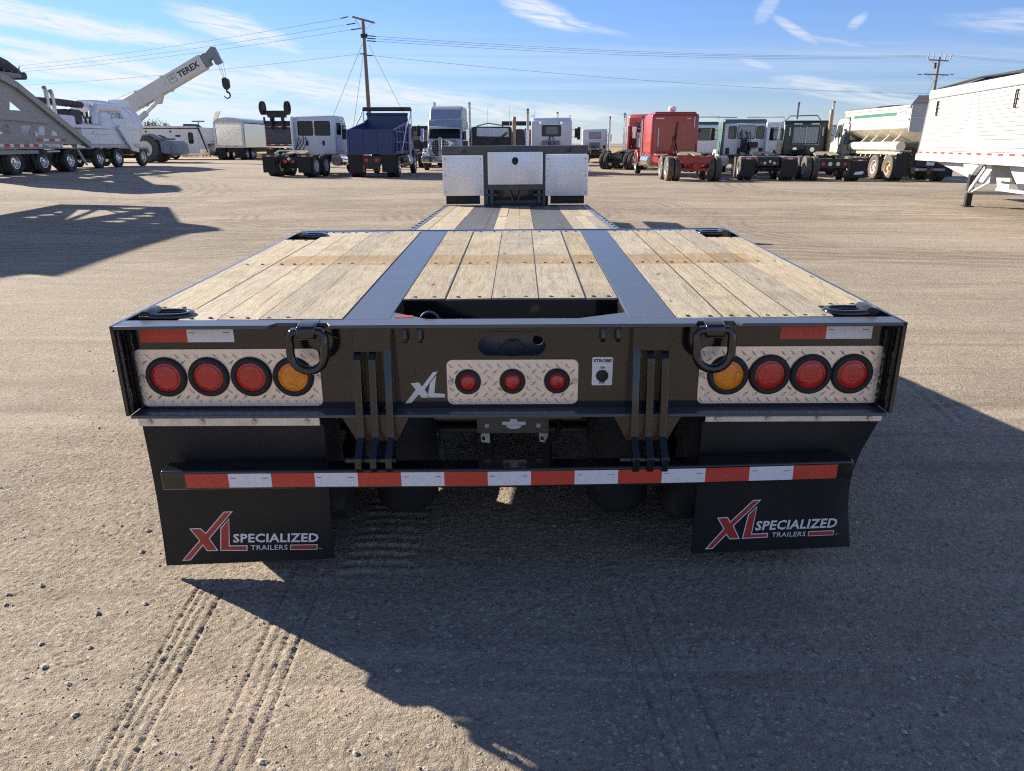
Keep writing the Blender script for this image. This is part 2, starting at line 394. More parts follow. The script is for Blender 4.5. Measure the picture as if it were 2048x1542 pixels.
def groove(x0, y0, x1, y1, ya, yb, depth, w):
    global ZZ
    xc = x0 + (fy - y0) * (x1 - x0) / (y1 - y0) + wob
    d = np.abs(fx - xc); m = smst(ya - .05, ya + .05, fy) * (1 - smst(yb - .04, yb + .04, fy))
    brk = .85 + .9 * vnoise(fx * 0 + x0 * 50, fy, .33, 12)
    ZZ += m * np.clip(brk, .1, 1.2) * (-depth * np.exp(-(d / w) ** 2) + depth * .18 * np.exp(-((d - 2.2 * w) / w) ** 2))
for k, xa in enumerate((-1.112, -1.083, -1.052, -1.015)):
    groove(xa, -.06, xa + .075 - .003 * k, -.867, -1.4, -.02 - .03 * (k % 2), (.0085, .0050, .0060, .0085)[k], .0052)
for k, xa in enumerate((-.790, -.754, -.718, -.677)):
    groove(xa, -.02, xa + .036, -.80, -.84 - .05 * k, .10, (.0080, .0050, .0055, .0075)[k], .0052)
for k, xa in enumerate((.35, .39, .43, .50)): groove(xa, 0, xa + .10, -.9, -1.2, -.05, .007, .008)
for k, xa in enumerate((2.62, 2.70, 2.78, 2.85)): groove(xa, 2.4, xa - .12, 1.5, 1.7, 2.6, .008, .012)
# lugged tyre print under the tail
lug = (np.abs(fx + .50 - .02 * np.sin(fy * 4)) < .13) * smst(-.05, .1, fy) * (1 - smst(1.3, 1.5, fy))
ZZ += lug * .006 * np.sign(np.sin(fy * 95 + 6 * np.abs(fx + .5))) * (.5 + vnoise(fx, fy, .2, 14))
nx, ny = len(gx), len(gy)
gme = bpy.data.meshes.new('ground'); gme.vertices.add(nx * ny)
gme.vertices.foreach_set('co', np.stack([fx, fy, ZZ], 1).ravel().astype(np.float32))
idx = np.arange(nx * ny).reshape(ny, nx); quads = np.stack([idx[:-1, :-1], idx[:-1, 1:], idx[1:, 1:], idx[1:, :-1]], -1).reshape(-1, 4)
nq = len(quads); gme.loops.add(nq * 4); gme.loops.foreach_set('vertex_index', quads.ravel().astype(np.int32))
gme.polygons.add(nq); gme.polygons.foreach_set('loop_start', (np.arange(nq) * 4).astype(np.int32))
gme.polygons.foreach_set('use_smooth', np.ones(nq, bool)); gme.update(calc_edges=True)
gm, t, b = mat_base('packed_gravel')
tc = t.node('ShaderNodeTexCoord').outputs['Object']; px_, py_, pz_ = t.sep(tc)
flat = t.comb(px_, py_, 0.)
big = t.noise(flat, .35, 5, .6, .4); med = t.noise(flat, 2.6, 5, .62); fin = t.noise(flat, 38., 4, .7); spk = t.noise(flat, 150., 2, .6)
stone = t.voro(flat, 62., out='Color'); stone_d = t.voro(flat, 62.)
c = t.mix(t.mapr(big, .32, .70), (.425, .352, .255), (.315, .260, .188))
mid2 = t.noise(flat, 8.5, 5, .68)
c = t.mix(t.mapr(med, .38, .70, 0, .55), c, (.485, .408, .300))
c = t.mix(t.mapr(mid2, .50, .70, 0, .55), c, (.225, .185, .140)); c = t.mix(t.mapr(mid2, .46, .32, 0, .35), c, (.50, .43, .335))
c = t.mix(t.mapr(fin, .36, .64, .0, .70), c, (.215, .178, .138))
sr = t.sep(stone)[0]
c = t.mix(t.math('MULTIPLY', t.mapr(sr, .80, .97), t.mapr(stone_d, .55, .25)), c, (.52, .46, .40))
c = t.mix(t.math('MULTIPLY', t.mapr(sr, .14, .02), t.mapr(stone_d, .55, .3)), c, (.15, .125, .105))
c = t.mix(t.mapr(spk, .56, .70, 0, .65), c, (.60, .53, .43)); c = t.mix(t.mapr(spk, .42, .30, 0, .6), c, (.13, .108, .085))
# wheel tracks: arcs and long straights driven over the yard (world metres)
ARCS = [(-3.5, 17.5, 7.2, .75, 26), (-9., 24., 9., 1., 20), (9., 22., 8., .9, 22), (13.5, 20., 4.3, .7, 28), (18., 26., 10., 1., 18), (-14., 30., 12., 1.2, 16),
        (-6.4, 6.8, 3.4, .45, 40), (-24, 20, 14., 1., 18), (-7.5, 13., 5.2, .8, 30), (-2.2, 15.5, 4.2, .6, 30), (-5.6, 16.5, 3.1, .5, 32), (8.6, 12.5, 4.6, .6, 30), (15., 16.5, 3., .5, 32)]
LINES = [(62, -6.0, .9, 24), (71, 4.0, 1.3, 18), (76, 9.5, 1.1, 20), (-68, -11.0, 1.0, 22), (54, 1.0, .5, 34), (80, 16., 1.8, 14), (-80, -19., 1.4, 16), (86, 24., 2., 11), (84, 12.4, .8, 24)]
trk = None
patch = t.noise(flat, .55, 3, .55); wv = t.math('MULTIPLY', t.math('SUBTRACT', t.noise(flat, .8, 2), .5), .35)
def add_trk(d, w, fr):
    global trk
    m = t.mapr(t.math('ABSOLUTE', d), w, w * .75)
    s = t.math('ADD', t.math('MULTIPLY', t.math('SINE', t.math('MULTIPLY', d, fr * .8)), .5), .5)
    q = t.math('MULTIPLY', m, s); trk = q if trk is None else t.math('MAXIMUM', trk, q)
for cx, cy, r, w, fr in ARCS:
    add_trk(t.math('ADD', t.math('SUBTRACT', t.vmath('DISTANCE', flat, (cx, cy, 0)), r), wv), w, fr)
for a, off, w, fr in LINES:
    add_trk(t.math('ADD', t.math('SUBTRACT', t.math('ADD', t.math('MULTIPLY', px_, math.cos(R(a))), t.math('MULTIPLY', py_, math.sin(R(a)))), off), wv), w, fr)
trk = t.math('MULTIPLY', t.math('MULTIPLY', trk, t.mapr(patch, .32, .52)), t.mapr(py_, 5.0, 9.0))
rub = t.math('MULTIPLY', trk, t.mapr(med, .32, .62, .35, 1.))
c = t.mix(t.math('MULTIPLY', rub, .8), c, (.165, .130, .092))
# streaky drag marks across the yard
strk = t.noise(t.mapping(flat, (.30, 3.4, 1), rot=(0, 0, R(-9))), 1., 5, .62, .5)
strk2 = t.noise(t.mapping(flat, (.22, 5.2, 1), rot=(0, 0, R(58))), 1., 5, .65, .4); c = t.mix(t.mapr(strk2, .54, .68, 0, .50), c, (.215, .172, .126))
c = t.mix(t.mapr(strk, .54, .70, 0, .48), c, (.225, .175, .125)); c = t.mix(t.mapr(strk, .46, .32, 0, .45), c, (.50, .41, .31))
edge = t.math('ADD', py_, t.math('MULTIPLY', t.noise(flat, .12, 4, .6), 14.))
c = t.mix(t.mapr(edge, 66, 78), c, (.42, .31, .16))
t.link(c, b.inputs['Base Color']); b.inputs['Roughness'].default_value = .92; b.inputs['Specular IOR Level'].default_value = .25
grit = t.noise(flat, 330., 2, .6)
h1 = t.math('ADD', t.math('MULTIPLY', fin, .35), t.math('MULTIPLY', t.math('SUBTRACT', 1.0, stone_d), .25)); h1 = t.math('ADD', h1, t.math('ADD', t.math('MULTIPLY', spk, .6), t.math('MULTIPLY', grit, .45)))
c = t.mix(t.mapr(grit, .58, .72, 0, .5), c, (.60, .53, .42)); c = t.mix(t.mapr(grit, .40, .28, 0, .5), c, (.14, .115, .09)); t.link(c, b.inputs['Base Color'])
nb = t.bump(h1, .85, .011)
h2 = t.math('ADD', t.math('MULTIPLY', t.noise(flat, 14., 4, .72), .7), t.math('MULTIPLY', strk, .8))
nb2 = t.bump(h2, .28, .03, nb); t.link(nb2, b.inputs['Normal'])
gme.materials.append(gm); ground = bpy.data.objects.new('ground', gme); col.objects.link(ground); tag(ground, kind='structure')

# loose stones on the gravel
PEB = paint('loose_stone', (.42, .37, .30), .85, dirt=.7, dirtc=(.24, .21, .18), scale=30.)
pm = MB(); ico = [(0,0,1),(.894,0,.447),(.276,.851,.447),(-.724,.526,.447),(-.724,-.526,.447),(.276,-.851,.447),(0,0,-.3)]
icf = [(0,1,2),(0,2,3),(0,3,4),(0,4,5),(0,5,1),(1,6,2),(2,6,3),(3,6,4),(4,6,5),(5,6,1)]
def ground_height(x, y):
    i = min(max(np.searchsorted(gx, x) - 1, 0), nx - 1); j = min(max(np.searchsorted(gy, y) - 1, 0), ny - 1); return ZZ[j * nx + i]
rng = random.Random(3)
for k in range(5200):
    y = -1.1 + 5.6 * rng.random() ** 1.6; hw = 1.6 + .9 * (y + 1.1)
    x = rng.uniform(-hw, hw); s = rng.uniform(.0022, .0055) if rng.random() < .975 else rng.uniform(.007, .014)
    if k < 26: x = rng.gauss(-1.62, .28); y = rng.gauss(-.30, .3); s = rng.uniform(.008, .018)
    a = rng.random() * 6.28; ca, sa = math.cos(a), math.sin(a); ex = rng.uniform(.7, 1.4); z = ground_height(x, y)
    pm.add([(x + s*ex*(p[0]*ca - p[1]*sa)*rng.uniform(.8, 1.2), y + s*(p[0]*sa + p[1]*ca)*rng.uniform(.8, 1.2), z + s*.7*p[2]) for p in ico], icf)
pm.build('loose_stones', PEB, kind='stuff')

# dry grass field and low ridge beyond the yard
GR, t, b = mat_base('dry_grass_field'); tc = t.node('ShaderNodeTexCoord').outputs['Object']
g1 = t.noise(t.mapping(tc, (.05, .02, 1)), 1., 6, .65); g2 = t.noise(tc, 1.4, 4, .7)
c = t.mix(t.mapr(g1, .35, .68), (.40, .29, .135), (.30, .235, .14)); c = t.mix(t.mapr(g2, .4, .7, 0, .6), c, (.50, .385, .20))
gyy = t.sep(tc)[1]; c = t.mix(t.mapr(gyy, 260, 420), c, (.23, .20, .14)); c = t.mix(t.mapr(gyy, 600, 900), c, (.33, .285, .20))
t.link(c, b.inputs['Base Color']); b.inputs['Roughness'].default_value = .95; b.inputs['Specular IOR Level'].default_value = .1
fxs = np.concatenate([np.linspace(-2600, -120, 14), np.linspace(-110, 110, 60), np.linspace(120, 2600, 14)]); fys = np.concatenate([np.linspace(79, 160, 24), np.geomspace(175, 2600, 20)])
fm = MB(); A, B = np.meshgrid(fxs, fys); yw = np.where(B < 80, B + 2.5 * np.sin(A * .09) + 1.4 * np.sin(A * .31), B)
fm.v = [(float(a), float(q), float(gz(a, q)) + .03) for a, q in zip(A.ravel(), yw.ravel())]
nfx = len(fxs); fm.f = [(j*nfx+i, j*nfx+i+1, (j+1)*nfx+i+1, (j+1)*nfx+i) for j in range(len(fys)-1) for i in range(nfx-1)]
fm.build('grass_field', GR, kind='structure')
hm = MB(); n = 160
for j, (yy, base) in enumerate(((1500, -4), (1900, 0), (2600, -10))):
    for i in range(n + 1):
        x = -2600 + 5200 * i / n
        hm.v.append((x, yy, base if j != 1 else 3.2 + 3.4 * float(vnoise(np.array([x]), np.array([0.]), 420., 21)[0]) + 1.3 * float(vnoise(np.array([x]), np.array([0.]), 120., 22)[0])))
hm.f = [(j*(n+1)+i, j*(n+1)+i+1, (j+1)*(n+1)+i+1, (j+1)*(n+1)+i) for j in range(2) for i in range(n)]
hm.build('low_hills', paint('far_hill_grass', (.27, .24, .18), .95, dirt=.4, dirtc=(.18, .17, .12), scale=.01, spec=.1), kind='structure', smooth=60)
STRAW = paint('straw', (.50, .39, .20), .9, dirt=.5, dirtc=(.30, .23, .12), scale=.4)
sm = MB()
for k in range(7000):
    y = 70 + 30 * rng.random() ** 1.5; x = rng.uniform(-60, 60); z = float(gz(x, y)) + .02
    if y < 77 + 4 * math.sin(x * .12): continue
    h = rng.uniform(.12, .34); w = rng.uniform(.05, .14); dx = rng.uniform(-.1, .1)
    sm.add([(x - w, y, z), (x + w, y + rng.uniform(-.05, .05), z), (x + dx, y, z + h)], [(0, 1, 2)])
sm.build('dry_grass', STRAW, kind='stuff')
TREEF = paint('far_tree_brush', (.10, .095, .06), .95, dirt=.5, dirtc=(.18, .15, .10), scale=.05)
tm = MB()
for k in range(900):
    x = rng.uniform(-900, 900); y = rng.uniform(820, 900); s = rng.uniform(1.4, 3.6)
    if float(vnoise(np.array([x]), np.array([5.]), 90., 31)[0]) < -.05: continue
    for q in range(3):
        a = (x + rng.uniform(-3, 3), y, rng.uniform(0, .6) * s); tm.add([(a[0]+s*rng.uniform(.6, 1.3)*p[0], a[1]+s*p[1], a[2]+s*.8*p[2]) for p in ico], icf)
tm.build('far_tree_belt', TREEF, kind='stuff')

# ------------------------------------------------------------------ the lowboy trailer
DZ = 0.963
TR = bpy.data.objects.new('lowboy_trailer', None); col.objects.link(TR); TR.empty_display_size = .4
TM = Matrix(((.99996812, -.00274712, -.0074978, -.00184), (.00254742, .99964514, -.02651593, -.0005), (.00756798, .02649599, .99962027, DZ), (0, 0, 0, 1)))
TR.matrix_world = TM @ Matrix.Translation((0, 0, -DZ))
tag(TR, 'black lowboy trailer with weathered plank deck seen from its tail', 'trailer')
def tb(m, name, mt, parent=None, **kw):
    """part of the lowboy; shapes are written with z = 0 at the deck top"""
    if parent is None: return m.build(name, mt, TR, loc=(0, 0, DZ), **kw)
    return m.build(name, mt, parent, **kw)
HW = 1.295
# side plates with the lashing slot near the tail
for s in (-1, 1):
    m = MB(); slot = rrect(.022, .042, -.285, -.225, .0095)
    m.prism([(0, -.314), (0, 0), (2.29, 0), (2.29, -.26), (1.75, -.30), (.10, -.314)], 'x', s*HW, s*(HW-.012), [slot])
    tb(m, 'side_plate', BLACK)
    m = MB(); m.prism([(.012, -.306), (.012, -.02), (.020, -.02), (.020, -.306)], 'x', s*(HW-.013), s*(HW-.020)); 
    pts = [(s*(HW-.030), .066 + .003*math.sin(k*1.7), -.04 - k*.0115) for k in range(24)]
    m.tube(pts, [.004 + .0022*math.sin(k*2.3) for k in range(24)], 6); tb(m, 'weld_bead', WELD)
# rear plate with the oval opening
oval = [(.018 + (.078 if math.cos(a) > 0 else -.078) + .036*math.cos(a), -.091 + .036*math.sin(a)) for a in [2*math.pi*(k+.5)/28 for k in range(28)]]
m = MB(); m.prism([(-1.281, -.314), (1.281, -.314), (1.281, -.013), (-1.281, -.013)], 'y', .070, .080, [oval]); rear = tb(m, 'rear_plate', BLACK)
o2 = [(.018 + (.078 if math.cos(a) > 0 else -.078) + .049*math.cos(a), -.091 + .049*math.sin(a)) for a in [2*math.pi*(k+.5)/28 for k in range(28)]]
m = MB(); m.prism(o2, 'y', .0665, .070, [oval]); tb(m, 'opening_ring', BLACK, rear)
m = MB()
for x, z in ((-.312, -.190),): m.prism(circ(x, z, .006, 12), 'y', .0692, .0698)
tb(m, 'drain_hole', INK, rear)
# plate and bracket seen through the oval
m = MB(); m.prism([(-.30, -.02), (.35, -.02), (.35, -.30), (-.30, -.30)], 'y', .150, .156, [circ(.108, -.094, .019, 16)]); inner = tb(m, 'inner_plate', BLUEBLK)
m = MB(); m.prism([(-.022, -.125), (.06, -.125), (.05, -.107), (.038, -.092), (.002, -.092), (-.010, -.107)], 'y', .138, .150); m.cyl((-.012, .136, -.114), (-.012, .130, -.114), .006, 6); m.cyl((.050, .136, -.114), (.050, .130, -.114), .006, 6)
m.box(.012, .028, .128, .140, -.106, -.096); tb(m, 'coupling_bracket', DKGREY, inner)
# flanges
m = MB()
m.prism([(-HW, 0), (-.775, 0), (-.755, .034), (-.590, .034), (-.575, 0), (.615, 0), (.630, .034), (.745, .034), (.765, 0), (HW, 0), (HW, .080), (-HW, .080)], 'z', -.012, .0)
tb(m, 'top_flange', BLUEBLK, bevel=.002)
m = MB(); m.box(-1.282, 1.282, .004, .082, -.326, -.3145); tb(m, 'bottom_flange', BLUEBLK, bevel=.002)
m = MB(); m.box(-.25, .25, .02, .10, -.338, -.327); tb(m, 'flange_doubler', BLACK)
# tread plate lamp panels
def lugs(poly_rect, skips, pitch, ln, w, hgt, y, ang=40, rowp=None):
    x0, x1, z0, z1 = poly_rect; g = MB(); rowp = rowp or pitch * .62; nz = int((z1 - z0) / rowp); nxx = int((x1 - x0) / pitch) + 1
    for j in range(nz + 1):
        for i in range(nxx + 1):
            x = x0 + pitch * (i + (.5 if j % 2 else 0)) + ln * .42; z = z0 + rowp * j + ln * .30
            if x > x1 - ln * .4 or z > z1 - ln * .28: continue
            if any((x-sx)**2 + (z-sz)**2 < (sr + ln * .22)**2 for sx, sz, sr in skips): continue
            a = R(ang if j % 2 else 180 - ang); ca, sa = math.cos(a), math.sin(a)
            P = [(-ln/2, 0, 0), (ln/2, 0, 0), (0, w/2, 0), (0, -w/2, 0), (-ln*.22, 0, -hgt), (ln*.22, 0, -hgt)]
            g.add([(x + p*ca - q*sa, y + d, z + p*sa + q*ca) for p, q, d in P], [(0, 4, 2), (2, 4, 5), (2, 5, 1), (0, 3, 4), (3, 5, 4), (3, 1, 5)])
    return g
def hexbolt(x, y, z, r=.009, h=.006):
    g = MB(); g.cyl((x, y, z), (x, y - .0015, z), r * 1.45, 16); g.cyl((x, y - .0015, z), (x, y - h, z), r, 6); return g
def lamp_panel(x0, x1, z0, z1, lamps, bolts, name='lamp_panel'):
    g = MB(); g.prism(rrect(x0, x1, z0, z1, .022, 6), 'y', .0655, .0698)
    p = tb(g, name, TREAD, bevel=.0015, seg=1)
    tb(lugs((x0+.004, x1-.004, z0+.006, z1-.004), lamps, .0330, .029, .0085, .0032, .0655, 42, .0208), 'tread_lugs', TREAD, p, kind='stuff')
    for x, z in bolts: tb(hexbolt(x, .0655, z, .0075, .007), 'bolt', STEEL, p, smooth=30)
    return p
LL = [(-1.166, -.196), (-1.020, -.196), (-.874, -.196), (-.730, -.197)]; RL = [(.751, -.197), (.891, -.196), (1.030, -.195), (1.169, -.195)]
CL = [(-.133, -.218), (.019, -.217), (.171, -.216)]
lamp_panel(-1.268, -.636, -.305, -.097, [(x, z, .071) for x, z in LL], [(-1.250, -.196), (-.648, -.198)])
lamp_panel(.652, 1.272, -.302, -.096, [(x, z, .071) for x, z in RL], [(.664, -.197), (1.256, -.196)])
lamp_panel(-.206, .244, -.302, -.139, [(x, z, .046) for x, z in CL], [(-.192, -.220), (.232, -.217)], 'marker_panel')
def lamp(x, z, ro, ri, name, lmat, dome=.004, tilt=0):
    g = MB(); g.lathe([(ro, .0652), (ro, .060), (ro-.005, .0515), (ri+.006, .0500), (ri, .0525), (ri-.002, .0600), (ri-.002, .0652)], 36, 'y', (x, 0, z))
    o = tb(g, name, RUBBER, smooth=50)
    g = MB(); g.lathe([(ri, .0595), (ri-.003, .0572), (ri*.55, .0572-dome*.8), (1e-5, .0572-dome)], 32, 'y', (x, 0, z))
    for r in (ri*.82, ri*.42): g.lathe([(r, .0572), (r-.0015, .0555-dome*.5), (r-.003, .0572)], 32, 'y', (x, 0, z), closed=True)
    tb(g, 'lens', lmat, o, smooth=50); return o
for x, z in LL[:3] + RL[1:]: lamp(x, z, .0705, .0530, 'tail_lamp', REDLENS)
for x, z in (LL[3], RL[0]): lamp(x, z, .0705, .0530, 'amber_turn_lamp', AMBLENS)
for x, z in CL: lamp(x, z, .0445, .0305, 'marker_lamp', REDLENS, .007)
# reflective tape on the rear plate
def tape_marks(g, x0, x1, z, y, h=.0022):
    w = x1 - x0
    for a, n in ((.06, 5), (.78, 6)):
        for k in range(n): g.box(x0 + w*a + k*.0035, x0 + w*a + k*.0035 + .0024, y - .0004, y, z, z + h)
    return g
def tape(x0, x1, z0, z1, y, white, parent=None, skew=0., y1=None):
    g = MB(); y1 = y if y1 is None else y1
    vs = []
    for d in (0, .0008): vs += [(x0, y-d, z0), (x1, y1-d, z0+skew), (x1, y1-d, z1+skew), (x0, y-d, z1)]
    g.add(vs, [(0,1,2,3), (7,6,5,4), (0,4,5,1), (1,5,6,2), (2,6,7,3), (3,7,4,0)])
    o = tb(g, 'reflective_tape', WHTTAPE if white else REDTAPE, parent)
    if white:
        g = MB(); tape_marks(g, x0, x1, (z0 + z1)/2 + .008 + skew/2, min(y, y1) - .0010); tb(g, 'tape_print', INK, o)
    return o
tape(-1.236, -1.077, -.074, -.026, .0695, False); tape(-1.076, -.918, -.074, -.025, .0695, True)
tr_ = tape(.914, 1.066, -.073, -.027, .0695, False); tape(1.0665, 1.219, -.073, -.027, .0695, True)
# printed lettering and emblem
XLX = [(-.331,-.224),(-.302,-.221),(-.292,-.236),(-.252,-.184),(-.236,-.182),(-.284,-.247),(-.266,-.276),(-.294,-.277),(-.304,-.264),(-.332,-.296),(-.353,-.297),(-.314,-.247)]
XLL = [(-.275,-.276),(-.264,-.224),(-.242,-.197),(-.251,-.260),(-.213,-.263),(-.215,-.276)]
def emblem(mt, name, parent, polys, y0, y1, fn=lambda p: p):
    for pl in polys:
        g = MB(); g.prism([fn(p) for p in pl], 'y', y0, y1); tb(g, name, mt, parent)
emblem(WHITE, 'emblem', rear, (XLX, XLL), .0682, .0695)
sx = lambda p: ((p[0] + .353) * .36 + .945, (p[1] + .297) * .30 - .066)
emblem(FAINT, 'embossed_emblem', tr_, (XLX, XLL), .0680, .0686, sx)
g = MB()
for k in range(9): g.box(1.000 + k*.0042, 1.003 + k*.0042, .0680, .0686, -.056, -.052)
tb(g, 'embossed_print', FAINT, tr_)
# strobe switch plate
g = MB(); g.prism(rrect(.290, .360, -.234, -.133, .005), 'y', .0682, .0698); sw = tb(g, 'switch_plate', WHITE, bevel=.0006, seg=1)
for body, a, b_, c_ in (('STROBE', (.2945, -.1515), (.3555, -.1515), (.2945, -.1395)), ('ON', (.317, -.1745), (.333, -.1745), (.317, -.1660)), ('OFF', (.3145, -.2285), (.3355, -.2285), (.3145, -.2195))):
    tb(text_mb(body, a, b_, c_, .0678, bold=.045), 'lettering', INK, sw)
g = MB(); g.lathe([(.0205, .068), (.0205, .064), (.017, .061), (.012, .059), (1e-5, .058)], 24, 'y', (.3245, 0, -.199)); tb(g, 'switch_knob', RUBBER, sw, smooth=40)
# lugs under the top flange
for x in (-.338, -.288, .321, .371):
    g = MB(); g.prism([(.070, -.014), (.046, -.014), (.040, -.030), (.034, -.058), (.040, -.072), (.052, -.076), (.060, -.064), (.062, -.045), (.070, -.038)], 'x', x-.0075, x+.0075)
    tb(g, 'hook_lug', BLACK, bevel=.002)
# lashing D rings on the tail
for cx in (-.650, .676):
    g = MB(); w = .057; z0 = -.020; zb = -.092; pts = [(cx-w+.012, -.004, z0), (cx, -.004, z0+.001), (cx+w-.012, -.004, z0), (cx+w, -.006, z0-.018), (cx+w, -.009, -.06), (cx+w, -.012, zb)]
    for k in range(1, 10):
        a = math.pi * k / 10; pts.append((cx + w*math.cos(a), -.012 - .003*math.sin(a), zb - w*math.sin(a)*1.02))
    pts += [(cx-w, -.012, zb), (cx-w, -.009, -.06), (cx-w, -.006, z0-.018)]
    g.tube(pts, .0145, 10, True); tb(g, 'lashing_ring', BLACK, smooth=60)
    g = MB(); g.prism([(.069, .004), (.012, .006), (-.018, -.002), (-.024, -.020), (-.020, -.040), (-.006, -.047), (.014, -.040), (.069, -.036)], 'x', cx-.031, cx+.031); tb(g, 'ring_bracket', BLACK, bevel=.006)
    g = MB(); g.tube([(cx-.036, .052, -.05-.004*k) for k in range(5)], .005, 6); g.tube([(cx+.04+.004*k, .066, -.040-.002*k) for k in range(12)], .003, 6); tb(g, 'weld_bead', WELD)
# hinge ribs and their gusset plates
for s, xs, top in ((-1, (-.496, -.446, -.394), 2), (1, (.430, .478, .526), 0)):
    for k, x in enumerate(xs):
        zt = -.014 if k == top else -.098
        def cap():
            return [(-.050 + .042*math.cos(a), -.462 + .042*math.sin(a)) for a in [math.pi*1.0 + math.pi*q/8 for q in range(0, 9)]]
        prof = [(.0695, zt), (.052 if k == top else .030, zt), (.006, -.12), (-.026, -.385), (-.060, -.408), (-.092, -.436)] + cap() + [(.0, -.42), (.066, -.405), (.0695, -.330)]
        g = MB(); g.prism(prof, 'x', x-.0115, x+.0115, [circ(-.050, -.458, .014, 12)]); rib = tb(g, 'hinge_rib', BLACK, bevel=.002)
        g = MB(); g.tube([(x + s*.0135, .030 - (.014+z_*.1)*0 + .034 - q*.0030, -.05 - q*.0125) for q, z_ in ((q, 0) for q in range(22))], [.0035 + .0018*math.sin(q*2.1) for q in range(22)], 6)
        tb(g, 'weld_bead', WELD, rib)
    c = sum(xs)/3
    g = MB(); g.prism([(c-.115, -.326), (c+.112, -.326), (c+.070, -.412), (c-.072, -.412)], 'y', .006, .016); tb(g, 'gusset_plate', BLACK, bevel=.0015)
    g = MB(); g.prism([(xs[0]-.012, -.097), (xs[2]+.012, -.097), (xs[2]+.012, -.016), (xs[0]-.012, -.016)], 'y', .020, .0692); tb(g, 'rib_head_plate', BLACK, bevel=.0015)
    g = MB()
    for x0, x1 in ((xs[0]+.012, xs[1]-.012), (xs[1]+.012, xs[2]-.012)): g.box(x0+.004, x1-.004, .045, .0692, -.318, -.100 if False else -.30)
    tb(g, 'rib_web', BLACK)
    g = MB(); g.cyl((xs[0]-.05, -.050, -.458), (xs[2]+.02, -.050, -.458), .0125, 14); tb(g, 'hinge_pin', BLACK, smooth=40)
# underride bumper, slightly bent, with its conspicuity tape
bp = [(-1.171, -.518, -.084), (-.60, -.515, -.081), (0., -.513, -.080), (.60, -.504, -.080), (1.156, -.4885, -.079)]
g = MB(); n = len(bp)
vs = []
for x, z, y in bp: vs += [(x, y, z-.0355), (x, y, z+.0355), (x, y+.078, z+.0355), (x, y+.078, z-.0355)]
fs = [(i*4+k, i*4+(k+1) % 4, i*4+4+(k+1) % 4, i*4+4+k) for i in range(n-1) for k in range(4)] + [(0,1,2,3), (n*4-1, n*4-2, n*4-3, n*4-4)]
g.add(vs, fs); bump_ = tb(g, 'underride_bumper', BLACK, bevel=.006)
def bz(x):
    for (xa, za, ya), (xb, zb, yb) in zip(bp, bp[1:]):
        if x <= xb: q = (x - xa)/(xb - xa); return za + (zb-za)*q, ya + (yb-ya)*q
    return bp[-1][1:]
bt = []
for k in range(15):
    x0 = -1.087 + k*.1460; x1 = x0 + .1455; za, ya = bz(x0); zb, yb = bz(x1)
    o = tape(x0, x1, za-.0255, za+.0255, ya-.0006, k % 2 == 1, bump_, zb-za, yb-.0006)
    if k in (12, 14, 0):
        q = lambda p, x0=x0, za=za: ((p[0]+.353)*.34 + x0+.045, (p[1]+.297)*.26 + za-.012)
        emblem(FAINT, 'embossed_emblem', bump_, (XLX, XLL), ya-.0022, ya-.0016, q)
# mud flaps
LOGO = {
 'L': dict(X=[(-1.159,-.765),(-1.118,-.763),(-1.102,-.783),(-1.024,-.696),(-.991,-.695),(-1.09,-.806),(-1.066,-.858),(-1.108,-.859),(-1.119,-.836),(-1.174,-.898),(-1.206,-.9),(-1.13,-.815)],
           L=[(-1.059,-.858),(-1.045,-.763),(-1.008,-.723),(-1.021,-.836),(-.955,-.835),(-.959,-.858)], S=((-1.007,-.824),(-.694,-.822),(-1.002,-.787)), T=((-.946,-.856),(-.81,-.854),(-.944,-.835)),
           B=[(-.801,-.854),(-.701,-.853),(-.698,-.832),(-.799,-.833)], M=((-.695,-.852),(-.684,-.852),(-.695,-.847))),
 'R': dict(X=[(.749,-.725),(.787,-.722),(.798,-.74),(.872,-.654),(.9,-.653),(.812,-.758),(.838,-.812),(.801,-.813),(.788,-.795),(.743,-.853),(.716,-.855),(.776,-.77)],
           L=[(.846,-.811),(.859,-.711),(.888,-.679),(.880,-.791),(.938,-.787),(.938,-.806)], S=((.889,-.778),(1.179,-.766),(.893,-.739)), T=((.951,-.805),(1.072,-.801),(.953,-.786)),
           B=[(1.082,-.801),(1.173,-.797),(1.174,-.777),(1.082,-.781)], M=((1.179,-.796),(1.189,-.795),(1.179,-.791)))}
